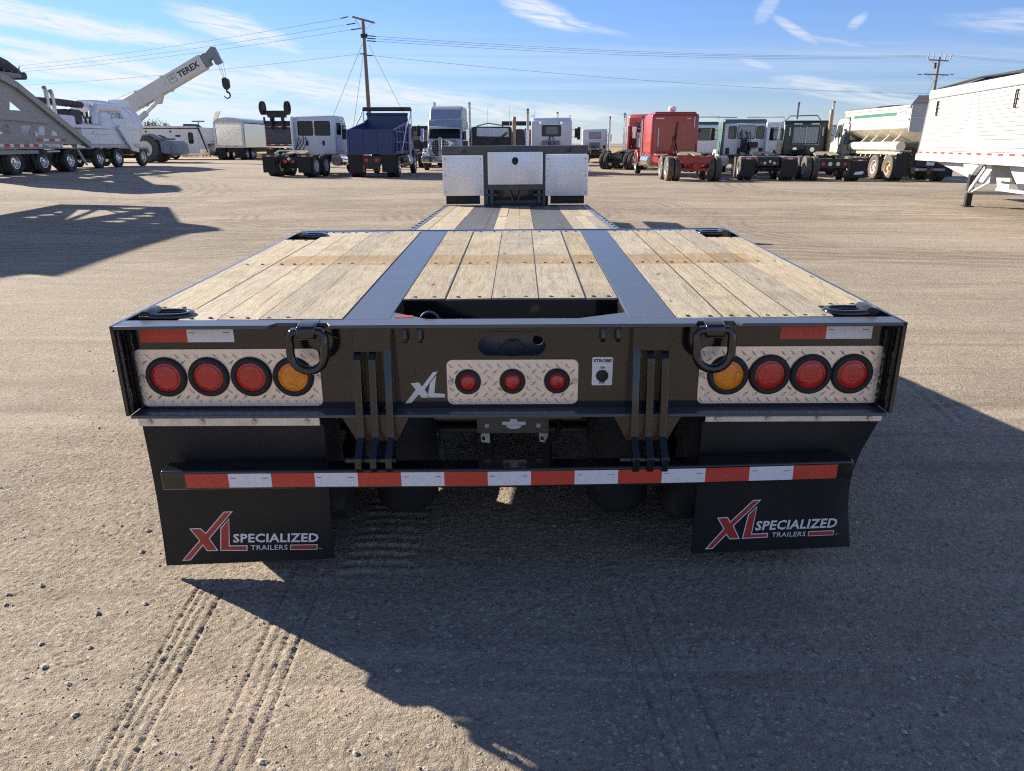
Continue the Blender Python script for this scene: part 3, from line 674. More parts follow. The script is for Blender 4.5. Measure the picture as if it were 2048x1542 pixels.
for s, c4_ in (('L', [(-1.262, -.361), (-.632, -.360), (-.643, -.893), (-1.268, -.922)]), ('R', [(.669, -.352), (1.270, -.351), (1.241, -.846), (.669, -.874)])):
    nu, nv = 14, 16; vs = []
    for side in (0, 1):
        for j in range(nv + 1):
            for i in range(nu + 1):
                u, v = i/nu, j/nv
                x = (c4_[0][0]*(1-u) + c4_[1][0]*u)*(1-v) + (c4_[3][0]*(1-u) + c4_[2][0]*u)*v; z = (c4_[0][1]*(1-u) + c4_[1][1]*u)*(1-v) + (c4_[3][1]*(1-u) + c4_[2][1]*u)*v
                y = .030 + .006*math.sin(v*math.pi)*0 + side*.010
                if s == 'R': k = max(0, (u - .72)/.28); y += .055*k*k*(math.sin(math.pi*v)**1.2); x -= .022*k*math.sin(math.pi*v)
                else: k = max(0, (.25 - u)/.25); y += .012*k*k*math.sin(math.pi*v)
                vs.append((x, y, z))
    st = (nu+1)*(nv+1); fs = []
    for j in range(nv):
        for i in range(nu):
            a = j*(nu+1)+i; fs += [(a, a+1, a+nu+2, a+nu+1), (st+a+nu+1, st+a+nu+2, st+a+1, st+a)]
    ring = [i for i in range(nu+1)] + [j*(nu+1)+nu for j in range(1, nv+1)] + [nv*(nu+1)+i for i in range(nu-1, -1, -1)] + [j*(nu+1) for j in range(nv-1, 0, -1)]
    fs += [(ring[k], st+ring[k], st+ring[(k+1) % len(ring)], ring[(k+1) % len(ring)]) for k in range(len(ring))]
    g = MB(); g.add(vs, fs); fl = tb(g, 'mud_flap', FLAPR, smooth=40)
    xa, xb = (-1.269, -.643) if s == 'L' else (.676, 1.273); zt, zb_ = (-.327, -.360) if s == 'L' else (-.322, -.351)
    g = MB(); g.box(xa, xb, .020, .029, zb_, zt); bar = tb(g, 'clamp_bar', BARALU, fl, bevel=.001, seg=1)
    for q in (.068, .355, .640, .930): tb(hexbolt(xa + (xb-xa)*q, .020, (zt+zb_)/2, .0080, .008), 'bolt', STEEL, fl, smooth=30)
    lg = LOGO[s]
    emblem(WHITE, 'emblem_outline', fl, (lg['X'], lg['L'], lg['B']), .0278, .0290)
    emblem(DECALRED, 'emblem', fl, [inset(lg['X'], .0035), inset(lg['L'], .0035), inset(lg['B'], .0025)], .0272, .0278)
    for body, key, bold in (('SPECIALIZED', 'S', .028), ('TRAILERS', 'T', .004), ('TM', 'M', 0.)):
        tb(text_mb(body, *lg[key], .0283, bold=bold, spacing=1.06), 'lettering', WHITE, fl)
# planks of the tail deck
def plank(x0, x1, y0, y1, mt=WOOD, f=lambda y: 0., parent=None, gap=.0020, cut=None):
    z = random.uniform(-.0015, .0025); x0 += gap; x1 -= gap; e0 = random.uniform(-.003, .003); e1 = random.uniform(-.003, .003)
    g = MB(); tilt = random.uniform(-.0012, .0012)
    P = [(x0, y0+e0), (x1, y0+e0), (x1, y1+e1), (x0, y1+e1)]
    if cut: P = cut
    n = len(P)
    top = [(x, y, f(y) + z + (tilt if x > (x0+x1)/2 else -tilt)) for x, y in P]; bot = [(x, y, f(y) - .040) for x, y in P]
    g.add(bot + top, [tuple(range(n-1, -1, -1)), tuple(range(n, 2*n))] + [(i, (i+1) % n, n+(i+1) % n, n+i) for i in range(n)])
    return tb(g, 'plank', mt, parent)
XL_ = [-1.107, -.973, -.832, -.708, -.549]; XR_ = [.569, .722, .848, .970, 1.092]
YF = 2.205
plank(-1.283, -1.107, .238, 1.905); plank(1.092, 1.283, .238, 1.905)
for a, q in zip(XL_, XL_[1:]): plank(a, q, .082, YF)
for a, q in zip(XR_, XR_[1:]): plank(a, q, .0835, YF)
for a, q in zip([-.390, -.234, -.060, .115, .289], [-.234, -.060, .115, .289, .410]): plank(a, q, .384, YF)
jd = MB()
for x_ in XL_[1:-1] + XR_[1:-1] + [-.234, -.060, .115, .289]: jd.box(x_-.0024, x_+.0024, .09 if abs(x_) > .4 else .39, YF-.01, -.02, .0004)
for s_ in (-1, 1): jd.box(s_*1.107-.0019 if s_ < 0 else 1.092-.0019, s_*1.107+.0019 if s_ < 0 else 1.092+.0019, .245, 1.9, -.02, .0004)
tb(jd, 'joint_dirt', INK, kind='stuff')
# steel strips between the planks, corner gussets, front edge
for x0, x1 in ((-.547, -.392), (.412, .567)):
    g = MB(); g.box(x0, x1, .0805, 2.24, -.014, -.0005); tb(g, 'steel_strip', BLUEBLK, bevel=.0015, seg=1)
    g = MB(); g.box(x0-.01, x1+.01, .081, 2.27, -.30, -.286); g.box((x0+x1)/2-.012, (x0+x1)/2+.012, .081, 2.27, -.286, -.0145); tb(g, 'main_beam', BLACK)
for s, pts in ((-1, [(-.392, .0805), (-.262, .0805), (-.392, .178)]), (1, [(.412, .0805), (.235, .0805), (.412, .165)])):
    g = MB(); g.prism(pts, 'z', -.013, -.001); tb(g, 'corner_gusset', BLUEBLK, bevel=.001, seg=1)
g = MB(); g.box(-.376, -.318, .100, .128, -.0008, .0003); tb(g, 'warning_sticker', DECALRED)
g = MB(); g.box(-HW+.012, HW-.012, 2.262, 2.272, -.20, .002); g.box(-HW+.012, HW-.012, 2.21, 2.262, -.012, -.0005); tb(g, 'front_edge_plate', BLACK)
# well behind the tail plate
g = MB(); g.box(-.385, .405, .388, .396, -.22, -.042); g.box(-.388, .408, .372, .3815, -.060, -.0035); wl = tb(g, 'well_front_plate', BLACK)
g = MB(); g.prism([(.160, -.150), (.385, -.205), (.385, -.212), (.160, -.158)], 'x', -.385, .405); tb(g, 'well_floor', BLUEBLK)
g = MB()
for k in range(10): g.cyl((-.33 + k*.077, .387, -.078), (-.33 + k*.077, .380, -.078), .0045, 6)
tb(g, 'rivets', STEEL, wl)
g = MB(); g.tube([(-.262 + .032*math.cos(a), .120, -.018 + .032*math.sin(a)) for a in [math.pi*k/10 for k in range(11)]], .004, 8); tb(g, 'hose_loop', BLUEBLK, smooth=60)
g = MB(); g.box(.0, .045, .125, .149, -.055, -.018); g.cyl((-.004, .137, -.036), (.049, .137, -.036), .012, 10); tb(g, 'latch_block', BLUEBLK)
# deck screws, joined
g = MB()
def screw(x, y, z=.0026): g.cyl((x, y, z-.003), (x, y, z), .0072, 6)
for a, q in list(zip(XL_, XL_[1:])) + list(zip(XR_, XR_[1:])):
    for u in (.27, .73):
        for y in (.104, 1.128, 2.18): screw(a + (q-a)*u + random.uniform(-.006, .006), y + random.uniform(-.006, .006))
for a, q in ((-1.283, -1.107), (1.092, 1.283)):
    for u in (.3, .7):
        for y in (.262, 1.128, 1.885): screw(a + (q-a)*u, y)
for a, q in zip([-.390, -.234, -.060, .115, .289], [-.234, -.060, .115, .289, .410]):
    for u in (.27, .73):
        for y in (.410, 1.128, 2.18): screw(a + (q-a)*u, y)
tb(g, 'deck_screws', INK, kind='stuff')
# recessed lashing rings in the four corner pockets
for s in (-1, 1):
    for yc in (.155, 2.07):
        g = MB(); g.box(s*1.100, s*1.281, yc-.07, yc+.075, -.060, -.052); pk = tb(g, 'corner_pocket', BLACK)
        g = MB(); cx = s*1.165; pts = []
        for k in range(20):
            a = 2*math.pi*k/20; pts.append((cx + .072*math.copysign(abs(math.cos(a))**.75, math.cos(a)), yc + .040*math.copysign(abs(math.sin(a))**.75, math.sin(a)), .000))
        g.tube(pts, .0135, 10, True); tb(g, 'pocket_ring', BLACK, smooth=60)
        g = MB(); g.lathe([(.024, -.045), (.027, -.02), (.028, 0), (.027, .02), (.024, .045)], 14, 'y', (s*1.228, yc, .000)); tb(g, 'ring_barrel', BLACK, smooth=60)
# running gear
def tyre_mesh(r, w, rr):
    g = MB(); h = w/2
    g.lathe([(rr, -h*.80), (rr+.02, -h*.92), ((r+rr)/2, -h), (r-.045, -h*.96), (r-.012, -h*.86), (r, -h*.70), (r, -h*.42), (r-.014, -h*.40), (r-.014, -h*.30), (r, -h*.28), (r, -h*.06), (r-.014, -h*.05),
             (r-.014, h*.05), (r, h*.06), (r, h*.28), (r-.014, h*.30), (r-.014, h*.40), (r, h*.42), (r, h*.70), (r-.012, h*.86), (r-.045, h*.96), ((r+rr)/2, h), (rr+.02, h*.92), (rr, h*.80)], 36, 'x', closed=True)
    return g
lt = tyre_mesh(.445, .25, .25).mesh('tyre', TYRE, 50)
g = MB(); g.lathe([(.25, -.10), (.24, -.02), (.16, .0), (.155, .05), (.07, .06), (.065, .12), (1e-5, .125)], 24); lr = g.mesh('rim', DKGREY, 40)
first = None
for yc in (.605, 2.02):
    for x, rot in ((-1.100, math.pi), (-.772, 0), (.772, math.pi), (1.100, 0)):
        o = bpy.data.objects.new('wheel', lt); col.objects.link(o); o.parent = TR; wz = .440 - .0265*yc - .0075*x; o.location = (x, yc, wz); o.rotation_euler = (0, 0, rot)
        q = bpy.data.objects.new('rim', lr); col.objects.link(q); q.parent = o
    g = MB(); g.cyl((-1.0, yc, -.54-.03*yc), (1.0, yc, -.54-.03*yc), .062, 12); tb(g, 'axle', BLACK, smooth=40)
for x in (-.418, .440):
    g = MB(); g.lathe([(.10, -.86), (.124, -.83), (.128, -.60), (.128, -.45), (.120, -.40), (.13, -.385), (.13, -.372), (.02, -.370)], 28, 'z', (x, .42, 0)); tb(g, 'air_bag', RUBBER, smooth=40)
    g = MB(); g.box(x-.12, x+.12, .22, .70, -.372, -.345); tb(g, 'air_bag_seat', BLACK)
    g = MB(); g.box(x-.06, x+.06, .50, 1.9, -.90, -.82); tb(g, 'trailing_arm', BLACK)
for x in (-.105, .143):
    g = MB(); g.cyl((x, .60, -.42), (x+.01, .60, -.64), .036, 14); g.cyl((x+.01, .60, -.64), (x+.015, .61, -.76), .024, 12); sh = tb(g, 'shock_absorber', RUBBER, smooth=40)
    g = MB(); g.prism([(x-.022, -.60), (x+.018, -.605), (x+.022, -.665), (x-.016, -.66)], 'y', .5615, .5625); tb(g, 'maker_label', WHITE, sh)
    g = MB(); g.prism([(x-.016, -.612), (x+.012, -.615), (x+.012, -.622), (x-.016, -.619)], 'y', .5605, .5612); g.prism([(x-.013, -.635), (x+.000, -.636), (x+.001, -.652), (x-.012, -.651)], 'y', .5605, .5612); tb(g, 'label_print', INK, sh)
for z in (-.535, -.585):
    g = MB(); g.cyl((-.62, .52, z), (.66, .52, z), .0145, 10); tb(g, 'air_pipe', DKGREY, smooth=40)
g = MB(); g.prism([(-.112, -.366), (.148, -.366), (.146, -.441), (-.110, -.441)], 'y', .140, .150); br = tb(g, 'bracket_plate', DKGREY, bevel=.001, seg=1)
for x in (-.075, .110): tb(hexbolt(x, .140, -.412, .006, .006), 'bolt', STEEL, br)
g = MB(); g.prism([(-.020, -.408), (.064, -.408), (.064, -.396), (.034, -.396), (.034, -.378), (.064, -.378), (.064, -.3665), (-.020, -.3665), (-.020, -.378), (.008, -.378), (.008, -.396), (-.020, -.396)], 'y', .1385, .1395)
g.prism([(.022 + .028*math.cos(a), -.410 + .014*math.sin(a)) for a in [math.pi + math.pi*k/10 for k in range(11)]], 'y', .1385, .1395); tb(g, 'bracket_decal', WHITE, br)
g = MB(); g.box(-.20, .24, .16, .45, -.366, -.335); tb(g, 'cross_member', BLACK)
for x, zz in ((-.14, 0), (.18, 0)):
    g = MB(); g.tube([(x, .40, -.36), (x-.01, .45, -.48), (x+.03, .50, -.56), (x-.02, .55, -.66)], .013, 8); tb(g, 'air_hose', RUBBER, smooth=60)
for s in (-1, 1):
    g = MB(); g.bar((s*.48, 2.27, -.16), (s*.48, 6.9, -.74), .16, .26); tb(g, 'frame_beam', BLACK)
    g = MB(); g.prism([(2.29, -.26), (2.29, -.02), (3.0, -.16), (6.6, -.62), (6.6, -.75), (3.2, -.42)], 'x', s*1.05, s*1.07); tb(g, 'fender_plate', BLACK)
g = MB(); g.prism([(2.28, -.03), (6.62, -.62), (6.62, -.64), (2.28, -.05)], 'x', -1.05, 1.05); tb(g, 'wheel_cover', BLACK)
# lower front deck
fd = lambda y: -.620 - (y - 6.95)*.040
FO = -.028
for xs in ([-1.235, -1.085, -.920, -.757], [-.282, -.143, .038, .217], [.705, .853, 1.000, 1.150]):
    for a, q in zip(xs, xs[1:]):
        for ya, yb in ((6.62, 8.95), (8.952, 11.38)): plank(a, q, ya, yb, WOOD2, fd)
FSTEEL = paint('worn_deck_steel', (.085, .09, .095), .5, dirt=.6, dirtc=(.19, .18, .165), scale=7.)
FRAIL = paint('scuffed_side_rail', (.16, .18, .21), .4, metal=.3, dirt=.7, dirtc=(.42, .44, .46), scale=16.)
def slab(x0, x1, y0, y1, t0, t1):
    vs = [(x, y, fd(y) + dz) for dz in (t0, t1) for x, y in ((x0, y0), (x1, y0), (x1, y1), (x0, y1))]
    g = MB(); g.add(vs, [(0,3,2,1), (4,5,6,7), (0,1,5,4), (1,2,6,5), (2,3,7,6), (3,0,4,7)]); return g
for x0, x1 in ((-.755, -.395), (-.390, -.284), (.219, .590), (.595, .703)): tb(slab(x0, x1, 6.62, 11.39, -.05, -.001), 'steel_floor_plate', FSTEEL)
for x0, x1 in ((-1.312, -1.237), (1.152, 1.262)): tb(slab(x0, x1, 6.62, 11.40, -.16, .004), 'side_rail', FRAIL)
g = MB()
for s_, xx in ((-1, -1.288), (1, 1.225)):
    for k in range(15): y = 6.8 + k*.31; g.box(xx-.018, xx+.018, y, y+.06, fd(y)-.02, fd(y)+.016)
tb(g, 'stake_pockets', FRAIL)
tb(slab(-1.31, 1.26, 11.39, 11.44, -.16, .012), 'deck_end_plate', BLACK)
for x in (-.48, .45): tb(slab(x-.08, x+.08, 6.6, 11.4, -.30, -.052), 'front_main_beam', BLACK)
# gooseneck with tread plate tool boxes
gy0 = 11.45
g = MB(); g.box(-1.322, 1.246, gy0, gy0+.14, .080, .225); hb = tb(g, 'gooseneck_headboard', GUN, bevel=.004)
def e2(cx): return lambda p: ((p[0]+.283)*.85 + cx, (p[1]+.24)*.75 + .148)
for cx in (-.935, .912): emblem(INK, 'emblem', hb, (XLX, XLL), gy0-.004, gy0-.001, e2(cx))
for x0, x1, z0, z1, yy in ((-1.325, -.600, -.622, .076, gy0-.02), (.500, 1.256, -.634, .066, gy0-.02), (-.521, .450, -.430, .124, gy0-.06)):
    g = MB(); g.box(x0, x1, yy, yy+.42, z0, z1); bx = tb(g, 'tool_box', TREAD2, bevel=.004)
    # a slightly pillowed face with raised lugs
    nu = 12; vs = []
    for j in range(nu+1):
        for i in range(nu+1):
            u, v = i/nu, j/nu; b_ = math.sin(math.pi*u)*math.sin(math.pi*v)
            vs.append((x0+.006 + (x1-x0-.012)*u, yy-.002 - .016*b_*(1 + .25*math.sin(u*7+z0*9)), z0+.006 + (z1-z0-.012)*v))
    g = MB(); g.add(vs, [(j*(nu+1)+i, j*(nu+1)+i+1, (j+1)*(nu+1)+i+1, (j+1)*(nu+1)+i) for j in range(nu) for i in range(nu)])
    fc = tb(g, 'tread_face', TREAD2, bx, smooth=80)
    lg_ = lugs((x0+.01, x1-.01, z0+.012, z1-.01), [], .044, .036, .012, .0062, 0, 45, .022)
    lg_.v = [(p[0], p[1] + yy - .0025 - .016*math.sin(math.pi*(p[0]-x0)/(x1-x0))*math.sin(math.pi*(p[2]-z0)/(z1-z0))*(1 + .25*math.sin((p[0]-x0)/(x1-x0)*7+z0*9)), p[2]) for p in lg_.v]
    tb(lg_, 'tread_lugs', TREAD2, bx, kind='stuff')
    if x0 < -.55 or x0 > .45:
        for px_2 in (.06, .94):
            for q in (.1, .5, .9): tb(hexbolt(x0 + (x1-x0)*px_2, yy-.006, z0 + (z1-z0)*q, .012, .006), 'rivet', STEEL, bx)
    else:
        g = MB(); g.prism([(-.036 + .055*math.cos(a), -.018 + (.055 if math.sin(a) > 0 else .075)*math.sin(a)) for a in [2*math.pi*k/20 for k in range(20)]], 'y', yy-.030, yy-.001); tb(g, 'lock_handle', RUBBER, bx)
for x0, x1 in ((-.600, -.524), (.453, .500)):
    g = MB(); g.box(x0, x1, gy0, gy0+.12, -.805, .080); tb(g, 'gooseneck_post', GUN)
g = MB(); g.box(-.524, .453, gy0-.02, gy0+.10, -.52, -.432); tb(g, 'gooseneck_crossbar', GUN)
g = MB(); g.box(-.600, .520, gy0+.30, gy0+.34, -.80, -.44); g.box(-.52, .45, gy0+.0, gy0+.30, -.80, -.76); tb(g, 'gooseneck_back_plate', BLACK)
for a, q in (((-.15, gy0+.02, -.52), (-.05, gy0+.02, -.80)), ((.08, gy0+.02, -.52), (-.03, gy0+.02, -.80))):
    g = MB(); g.bar(a, q, .03, .03); tb(g, 'brace', GUN)
for x in (-.46, .39):
    g = MB(); g.box(x-.03, x+.03, gy0, gy0+.06, -.80, -.52); g.box(x-.10, x+.10, gy0, gy0+.06, -.63, -.60); tb(g, 'locking_arm', GUN)
for x0, x1, z0, z1 in ((-1.28, -.672, -.770, -.624), (.592, 1.198, -.775, -.636)):
    g = MB(); g.box(x0, x1, gy0+.02, gy0+.03, z0, z1); tb(g, 'splash_flap', RUBBER)
for s in (-1, 1):
    g = MB(); g.bar((s*.48, gy0+.1, -.60), (s*.48, gy0+1.2, -.05), .16, .30); g.bar((s*.48, gy0+1.1, -.05), (s*.48, gy0+3.4, -.08), .16, .28); tb(g, 'gooseneck_arm', GUN)
    g = MB(); g.box(s*.40, s*.56, gy0+.25, gy0+.45, -1.245, -.62); tb(g, 'support_leg', BLACK)

# ------------------------------------------------------------------ vehicles of the yard
TRUCKS = 'trucks parked across the yard'
P_WHITE = paint('white_truck_paint', (.74, .75, .76), .28, dirt=.14, dirtc=(.50, .47, .42), coat=.3, scale=1.2)
P_CREAM = paint('cream_truck_paint', (.80, .75, .60), .32, dirt=.22, dirtc=(.48, .42, .31), scale=1.2)
P_RED = paint('red_truck_paint', (.36, .028, .022), .28, dirt=.30, dirtc=(.26, .11, .085), coat=.3, scale=1.5)
P_REDF = paint('red_frame_paint', (.34, .035, .03), .5, dirt=.4, dirtc=(.22, .13, .10))
P_BLUE = paint('navy_truck_paint', (.010, .032, .135), .34, dirt=.22, dirtc=(.05, .07, .13), coat=.2, scale=1.4)
P_SILV = paint('silver_truck_paint', (.42, .44, .47), .3, metal=.4, dirt=.1)
P_GREEN = paint('dark_green_truck_paint', (.012, .032, .026), .3, dirt=.25, dirtc=(.08, .08, .06), coat=.3)
P_TEAL = paint('teal_truck_paint', (.03, .13, .115), .3, dirt=.2, dirtc=(.12, .15, .12))
P_TEALD = paint('dusty_teal_roof', (.07, .15, .13), .4, dirt=.3, dirtc=(.25, .25, .2))
P_BLK = paint('black_chassis', (.016, .016, .016), .55, dirt=.5, dirtc=(.085, .075, .06))
P_NAVYB = paint('dark_navy_body', (.012, .016, .040), .35, dirt=.25, dirtc=(.06, .06, .06))
P_GREY = paint('beige_grey_trailer_paint', (.36, .34, .305), .5, dirt=.35, dirtc=(.26, .225, .175), scale=.9)
P_WTRAIL = paint('white_aluminium_siding', (.62, .61, .58), .34, dirt=.10, dirtc=(.6, .56, .5), scale=.7)
P_TARP = paint('dark_tarp', (.045, .045, .048), .7, dirt=.5, dirtc=(.15, .14, .13))
P_TARPG = paint('grey_tarp', (.15, .155, .165), .7, dirt=.4, dirtc=(.3, .28, .25))
P_CRANE = paint('crane_off_white', (.66, .65, .60), .4, dirt=.3, dirtc=(.42, .39, .33))
P_RIMW = paint('white_wheel_paint', (.68, .66, .60), .5, dirt=.5, dirtc=(.40, .34, .26), scale=6.)
P_RIMD = paint('dusty_tan_wheel', (.55, .42, .27), .6, dirt=.5, dirtc=(.36, .28, .19), scale=6.)
P_TYRED = paint('dusty_tyre', (.10, .088, .07), .85, dirt=.6, dirtc=(.20, .17, .13), scale=5.)
P_GOLD = paint('greasy_brass_plate', (.32, .255, .16), .5, dirt=.4, dirtc=(.14, .12, .09))
P_GRN = paint('green_stripe', (.03, .17, .11), .45, dirt=.15)
P_STAIN = paint('stainless_smooth', (.72, .73, .75), .18, metal=1., dirt=.1, scale=1.)
P_STONEG = paint('bluish_grey_steel', (.20, .225, .25), .45, dirt=.4, dirtc=(.3, .28, .25))
_wm = {}
def wheel(root, x, y, r=.515, w=.27, rim='alu', side=1, z=None, dusty=False):
    k = (r, w, dusty)
    if k not in _wm: _wm[k] = tyre_mesh(r, w, r*.57).mesh('tyre', P_TYRED if dusty else TYRE, 50)
    kr = ('rim', r, w, rim)
    if kr not in _wm:
        g = MB(); q = r*.57; h = w/2
        if rim == 'hole': prof = [(q, h*.72), (q*.93, h*.86), (q*.86, h*.78), (q*.80, h*.25), (q*.62, h*.15), (q*.56, h*.30), (q*.50, h*.32), (q*.30, h*.34), (q*.28, h*.75), (1e-5, h*.80)]
        else: prof = [(q, h*.72), (q*.95, h*.88), (q*.88, h*.80), (q*.84, h*.10), (q*.70, 0), (q*.60, h*.12), (q*.42, h*.14), (q*.30, h*.2), (q*.27, h*.70), (1e-5, h*.78)]
        g.lathe([(q, -h*.7)] + prof, 24)
        for i in range(10):
            a = 2*math.pi*i/10; g.cyl((h*.10, q*.52*math.cos(a), q*.52*math.sin(a)), (h*.40, q*.52*math.cos(a), q*.52*math.sin(a)), q*.045, 6)
        _wm[kr] = g.mesh('rim', {'alu': ALU, 'white': P_RIMW, 'tan': P_RIMD, 'black': P_BLK, 'hole': ALU}[rim], 35)
        g = MB()
        for i in range(10):
            a = 2*math.pi*(i+.5)/10; xx = h*.14 if rim != 'hole' else h*.27
            g.prism([(q*.71*math.cos(a) + q*.07*math.cos(t_), q*.71*math.sin(a) + q*.07*math.sin(t_)) for t_ in [2*math.pi*m_/8 for m_ in range(8)]], 'x', xx-.02, xx+.004)
        _wm[kr + ('h',)] = g.mesh('hand_holes', INK)
    o = bpy.data.objects.new('wheel', _wm[k]); col.objects.link(o); o.parent = root; o.location = (x, y, (r - .012) if z is None else z); o.rotation_euler = (random.uniform(0, 6) , 0, 0 if side > 0 else math.pi)
    for key, nm in ((kr, 'rim'), (kr + ('h',), 'hand_holes')):
        q = bpy.data.objects.new(nm, _wm[key]); col.objects.link(q); q.parent = o
    return o
def dual(root, y, track=1.0, **kw):
    for s in (-1, 1):
        wheel(root, s*(track + .0), y, side=s, **kw); wheel(root, s*(track - .32), y, side=s, **kw)
def B(root, name, mt, x0, x1, y0, y1, z0, z1, bevel=0., seg=2, parent=None):
    g = MB(); g.box(x0, x1, y0, y1, z0, z1); return g.build(name, mt, parent or root, bevel=bevel, seg=seg)
def PR(root, name, mt, poly, axis, a, b, bevel=0., seg=2, holes=()):
    g = MB(); g.prism(poly, axis, a, b, holes); return g.build(name, mt, root, bevel=bevel, seg=seg)
def CY(root, name, mt, p0, p1, r, n=14, r1=None):
    g = MB(); g.cyl(p0, p1, r, n, r1); return g.build(name, mt, root, smooth=40)
def TU(root, name, mt, pts, r, n=8):
    g = MB(); g.tube(pts, r, n); return g.build(name, mt, root, smooth=60)
def window(root, x0, x1, z0, z1, y, mt=GLASSD, r=.06, trim=True):
    g = MB(); g.prism(rrect(x0, x1, z0, z1, r), 'y', y-.012, y+.004); w = g.build('window', mt, root)
    if trim:
        g = MB(); g.prism(rrect(x0-.03, x1+.03, z0-.03, z1+.03, r+.02), 'y', y-.008, y+.005, [rrect(x0, x1, z0, z1, r)]); g.build('window_seal', RUBBER, w)
    return w
def sidewin(root, pts, x, s, mt=GLASSD):
    g = MB(); g.prism(pts, 'x', x, x + s*.014); return g.build('side_window', mt, root)
def stack(root, x, y, z0, z1, r=.07, mt=CHROME, bend=1, guard=True):
    pts = [(x, y, z0), (x, y, z1-.30)] + [(x, y - bend*.16*(1-math.cos(a)), z1-.30 + .30*math.sin(a)) for a in [math.pi/2*k/5*.8 for k in range(1, 6)]]
    g = MB(); g.tube(pts, r, 10); o = g.build('exhaust_stack', mt, root, smooth=60)
    if guard: CY(o, 'heat_guard', ALU, (x, y, z0+.2), (x, y, z0 + (z1-z0)*.55), r*1.35)
    return o
def mirror(root, s, x, y, z, mt=P_BLK, h=.55):
    B(root, 'mirror', mt, min(s*x, s*(x+.20)), max(s*x, s*(x+.20)), y-.05, y+.05, z-h/2, z+h/2, .03)
    g = MB(); g.bar((s*(x-.22), y+.02, z+h*.3), (s*(x+.1), y, z+h*.42), .03, .03); g.bar((s*(x-.22), y+.02, z-h*.4), (s*(x+.1), y, z-h*.42), .03, .03); g.build('mirror_arm', mt, root)
def flap(root, x0, x1, y, z0, z1, bar=True, tape=True, emblem_=None, barmt=BLACK):
    f = PR(root, 'mud_flap', FLAPR, [(x0, z0), (x1, z0), (x1, z1), (x0, z1)], 'y', y, y+.012)
    if bar: B(root, 'flap_bracket', barmt, x0-.02, x1+.02, y-.03, y+.04, z1-.005, z1+.035, parent=f)
    if tape:
        for k in range(3):
            a = x0 + (x1-x0)*k/3; B(root, 'reflective_tape', REDTAPE if k != 1 else WHTTAPE, a+.005, a+(x1-x0)/3-.005, y-.004, y-.001, z1-.085, z1-.035, parent=f)
    return f
def cab_body(root, prof, w, mt, name='cab', bevel=.09, seg=3):
    return PR(root, name, mt, prof, 'x', -w/2, w/2, bevel, seg)
def chassis(root, L, ytail, mt=P_BLK, z0=.62, z1=.92):
    for s in (-1, 1): B(root, 'frame_rail', mt, s*.43-.045, s*.43+.045, ytail, L, z0, z1)
    g = MB()
    for y in np.arange(ytail+.05, L-.3, .9): g.box(-.39, .39, y, y+.08, z0+.03, z1-.04)
    g.build('cross_members', mt, root, kind='stuff')
def fifth_wheel(root, y, mt=P_BLK, z=.98):
    g = MB(); g.prism([(-.50, y-.45), (-.16, y-.45), (-.06, y-.10), (.06, y-.10), (.16, y-.45), (.50, y-.45), (.50, y+.05), (.30, y+.42), (-.30, y+.42), (-.50, y+.05)], 'z', 0, .05)
    g.v = [(p[0], p[1], z + .10 + p[2] + (p[1]-y)*.16) for p in g.v]; o = g.build('fifth_wheel', mt, root, bevel=.01, seg=1)
    B(root, 'fifth_wheel_mount', P_BLK, -.42, .42, y-.18, y+.20, z-.06, z+.06, parent=o)
def fuel_tank(root, s, y0, y1, mt=ALU, z=.72, r=.31):
    g = MB(); g.lathe([(.02, y0), (r*.92, y0), (r, y0+.03), (r, y1-.03), (r*.92, y1), (.02, y1)], 20, 'y', (s*.93, 0, z)); o = g.build('fuel_tank', mt, root, smooth=40)
    g = MB()
    for y in (y0+.2, (y0+y1)/2, y1-.2): g.lathe([(r+.004, y-.03), (r+.008, y), (r+.004, y+.03)], 20, 'y', (s*.93, 0, z))
    g.build('tank_straps', STEEL, o)
def round_lamps(root, pts, y, r=.055, mt=REDLENS):
    for x, z in pts:
        g = MB(); g.lathe([(r, y), (r, y-.02), (r*.8, y-.03), (1e-5, y-.034)], 14, 'y', (x, 0, z)); g.build('tail_lamp', mt, root, smooth=40)
def grime_cables(root, y, x0=-.35, x1=.35, z=.95, top=1.7, n=5, seed=1):
    r_ = random.Random(seed)
    for k in range(n):
        x = x0 + (x1-x0)*(k+.5)/n; TU(root, 'air_hose', INK, [(x, y+.02, top - r_.uniform(0, .25)), (x+r_.uniform(-.15, .15), y-.22, top-.35), (x+r_.uniform(-.25, .25), y-.32, z+.25), (x*.5, y-.55, z+.08)], .022, 6)

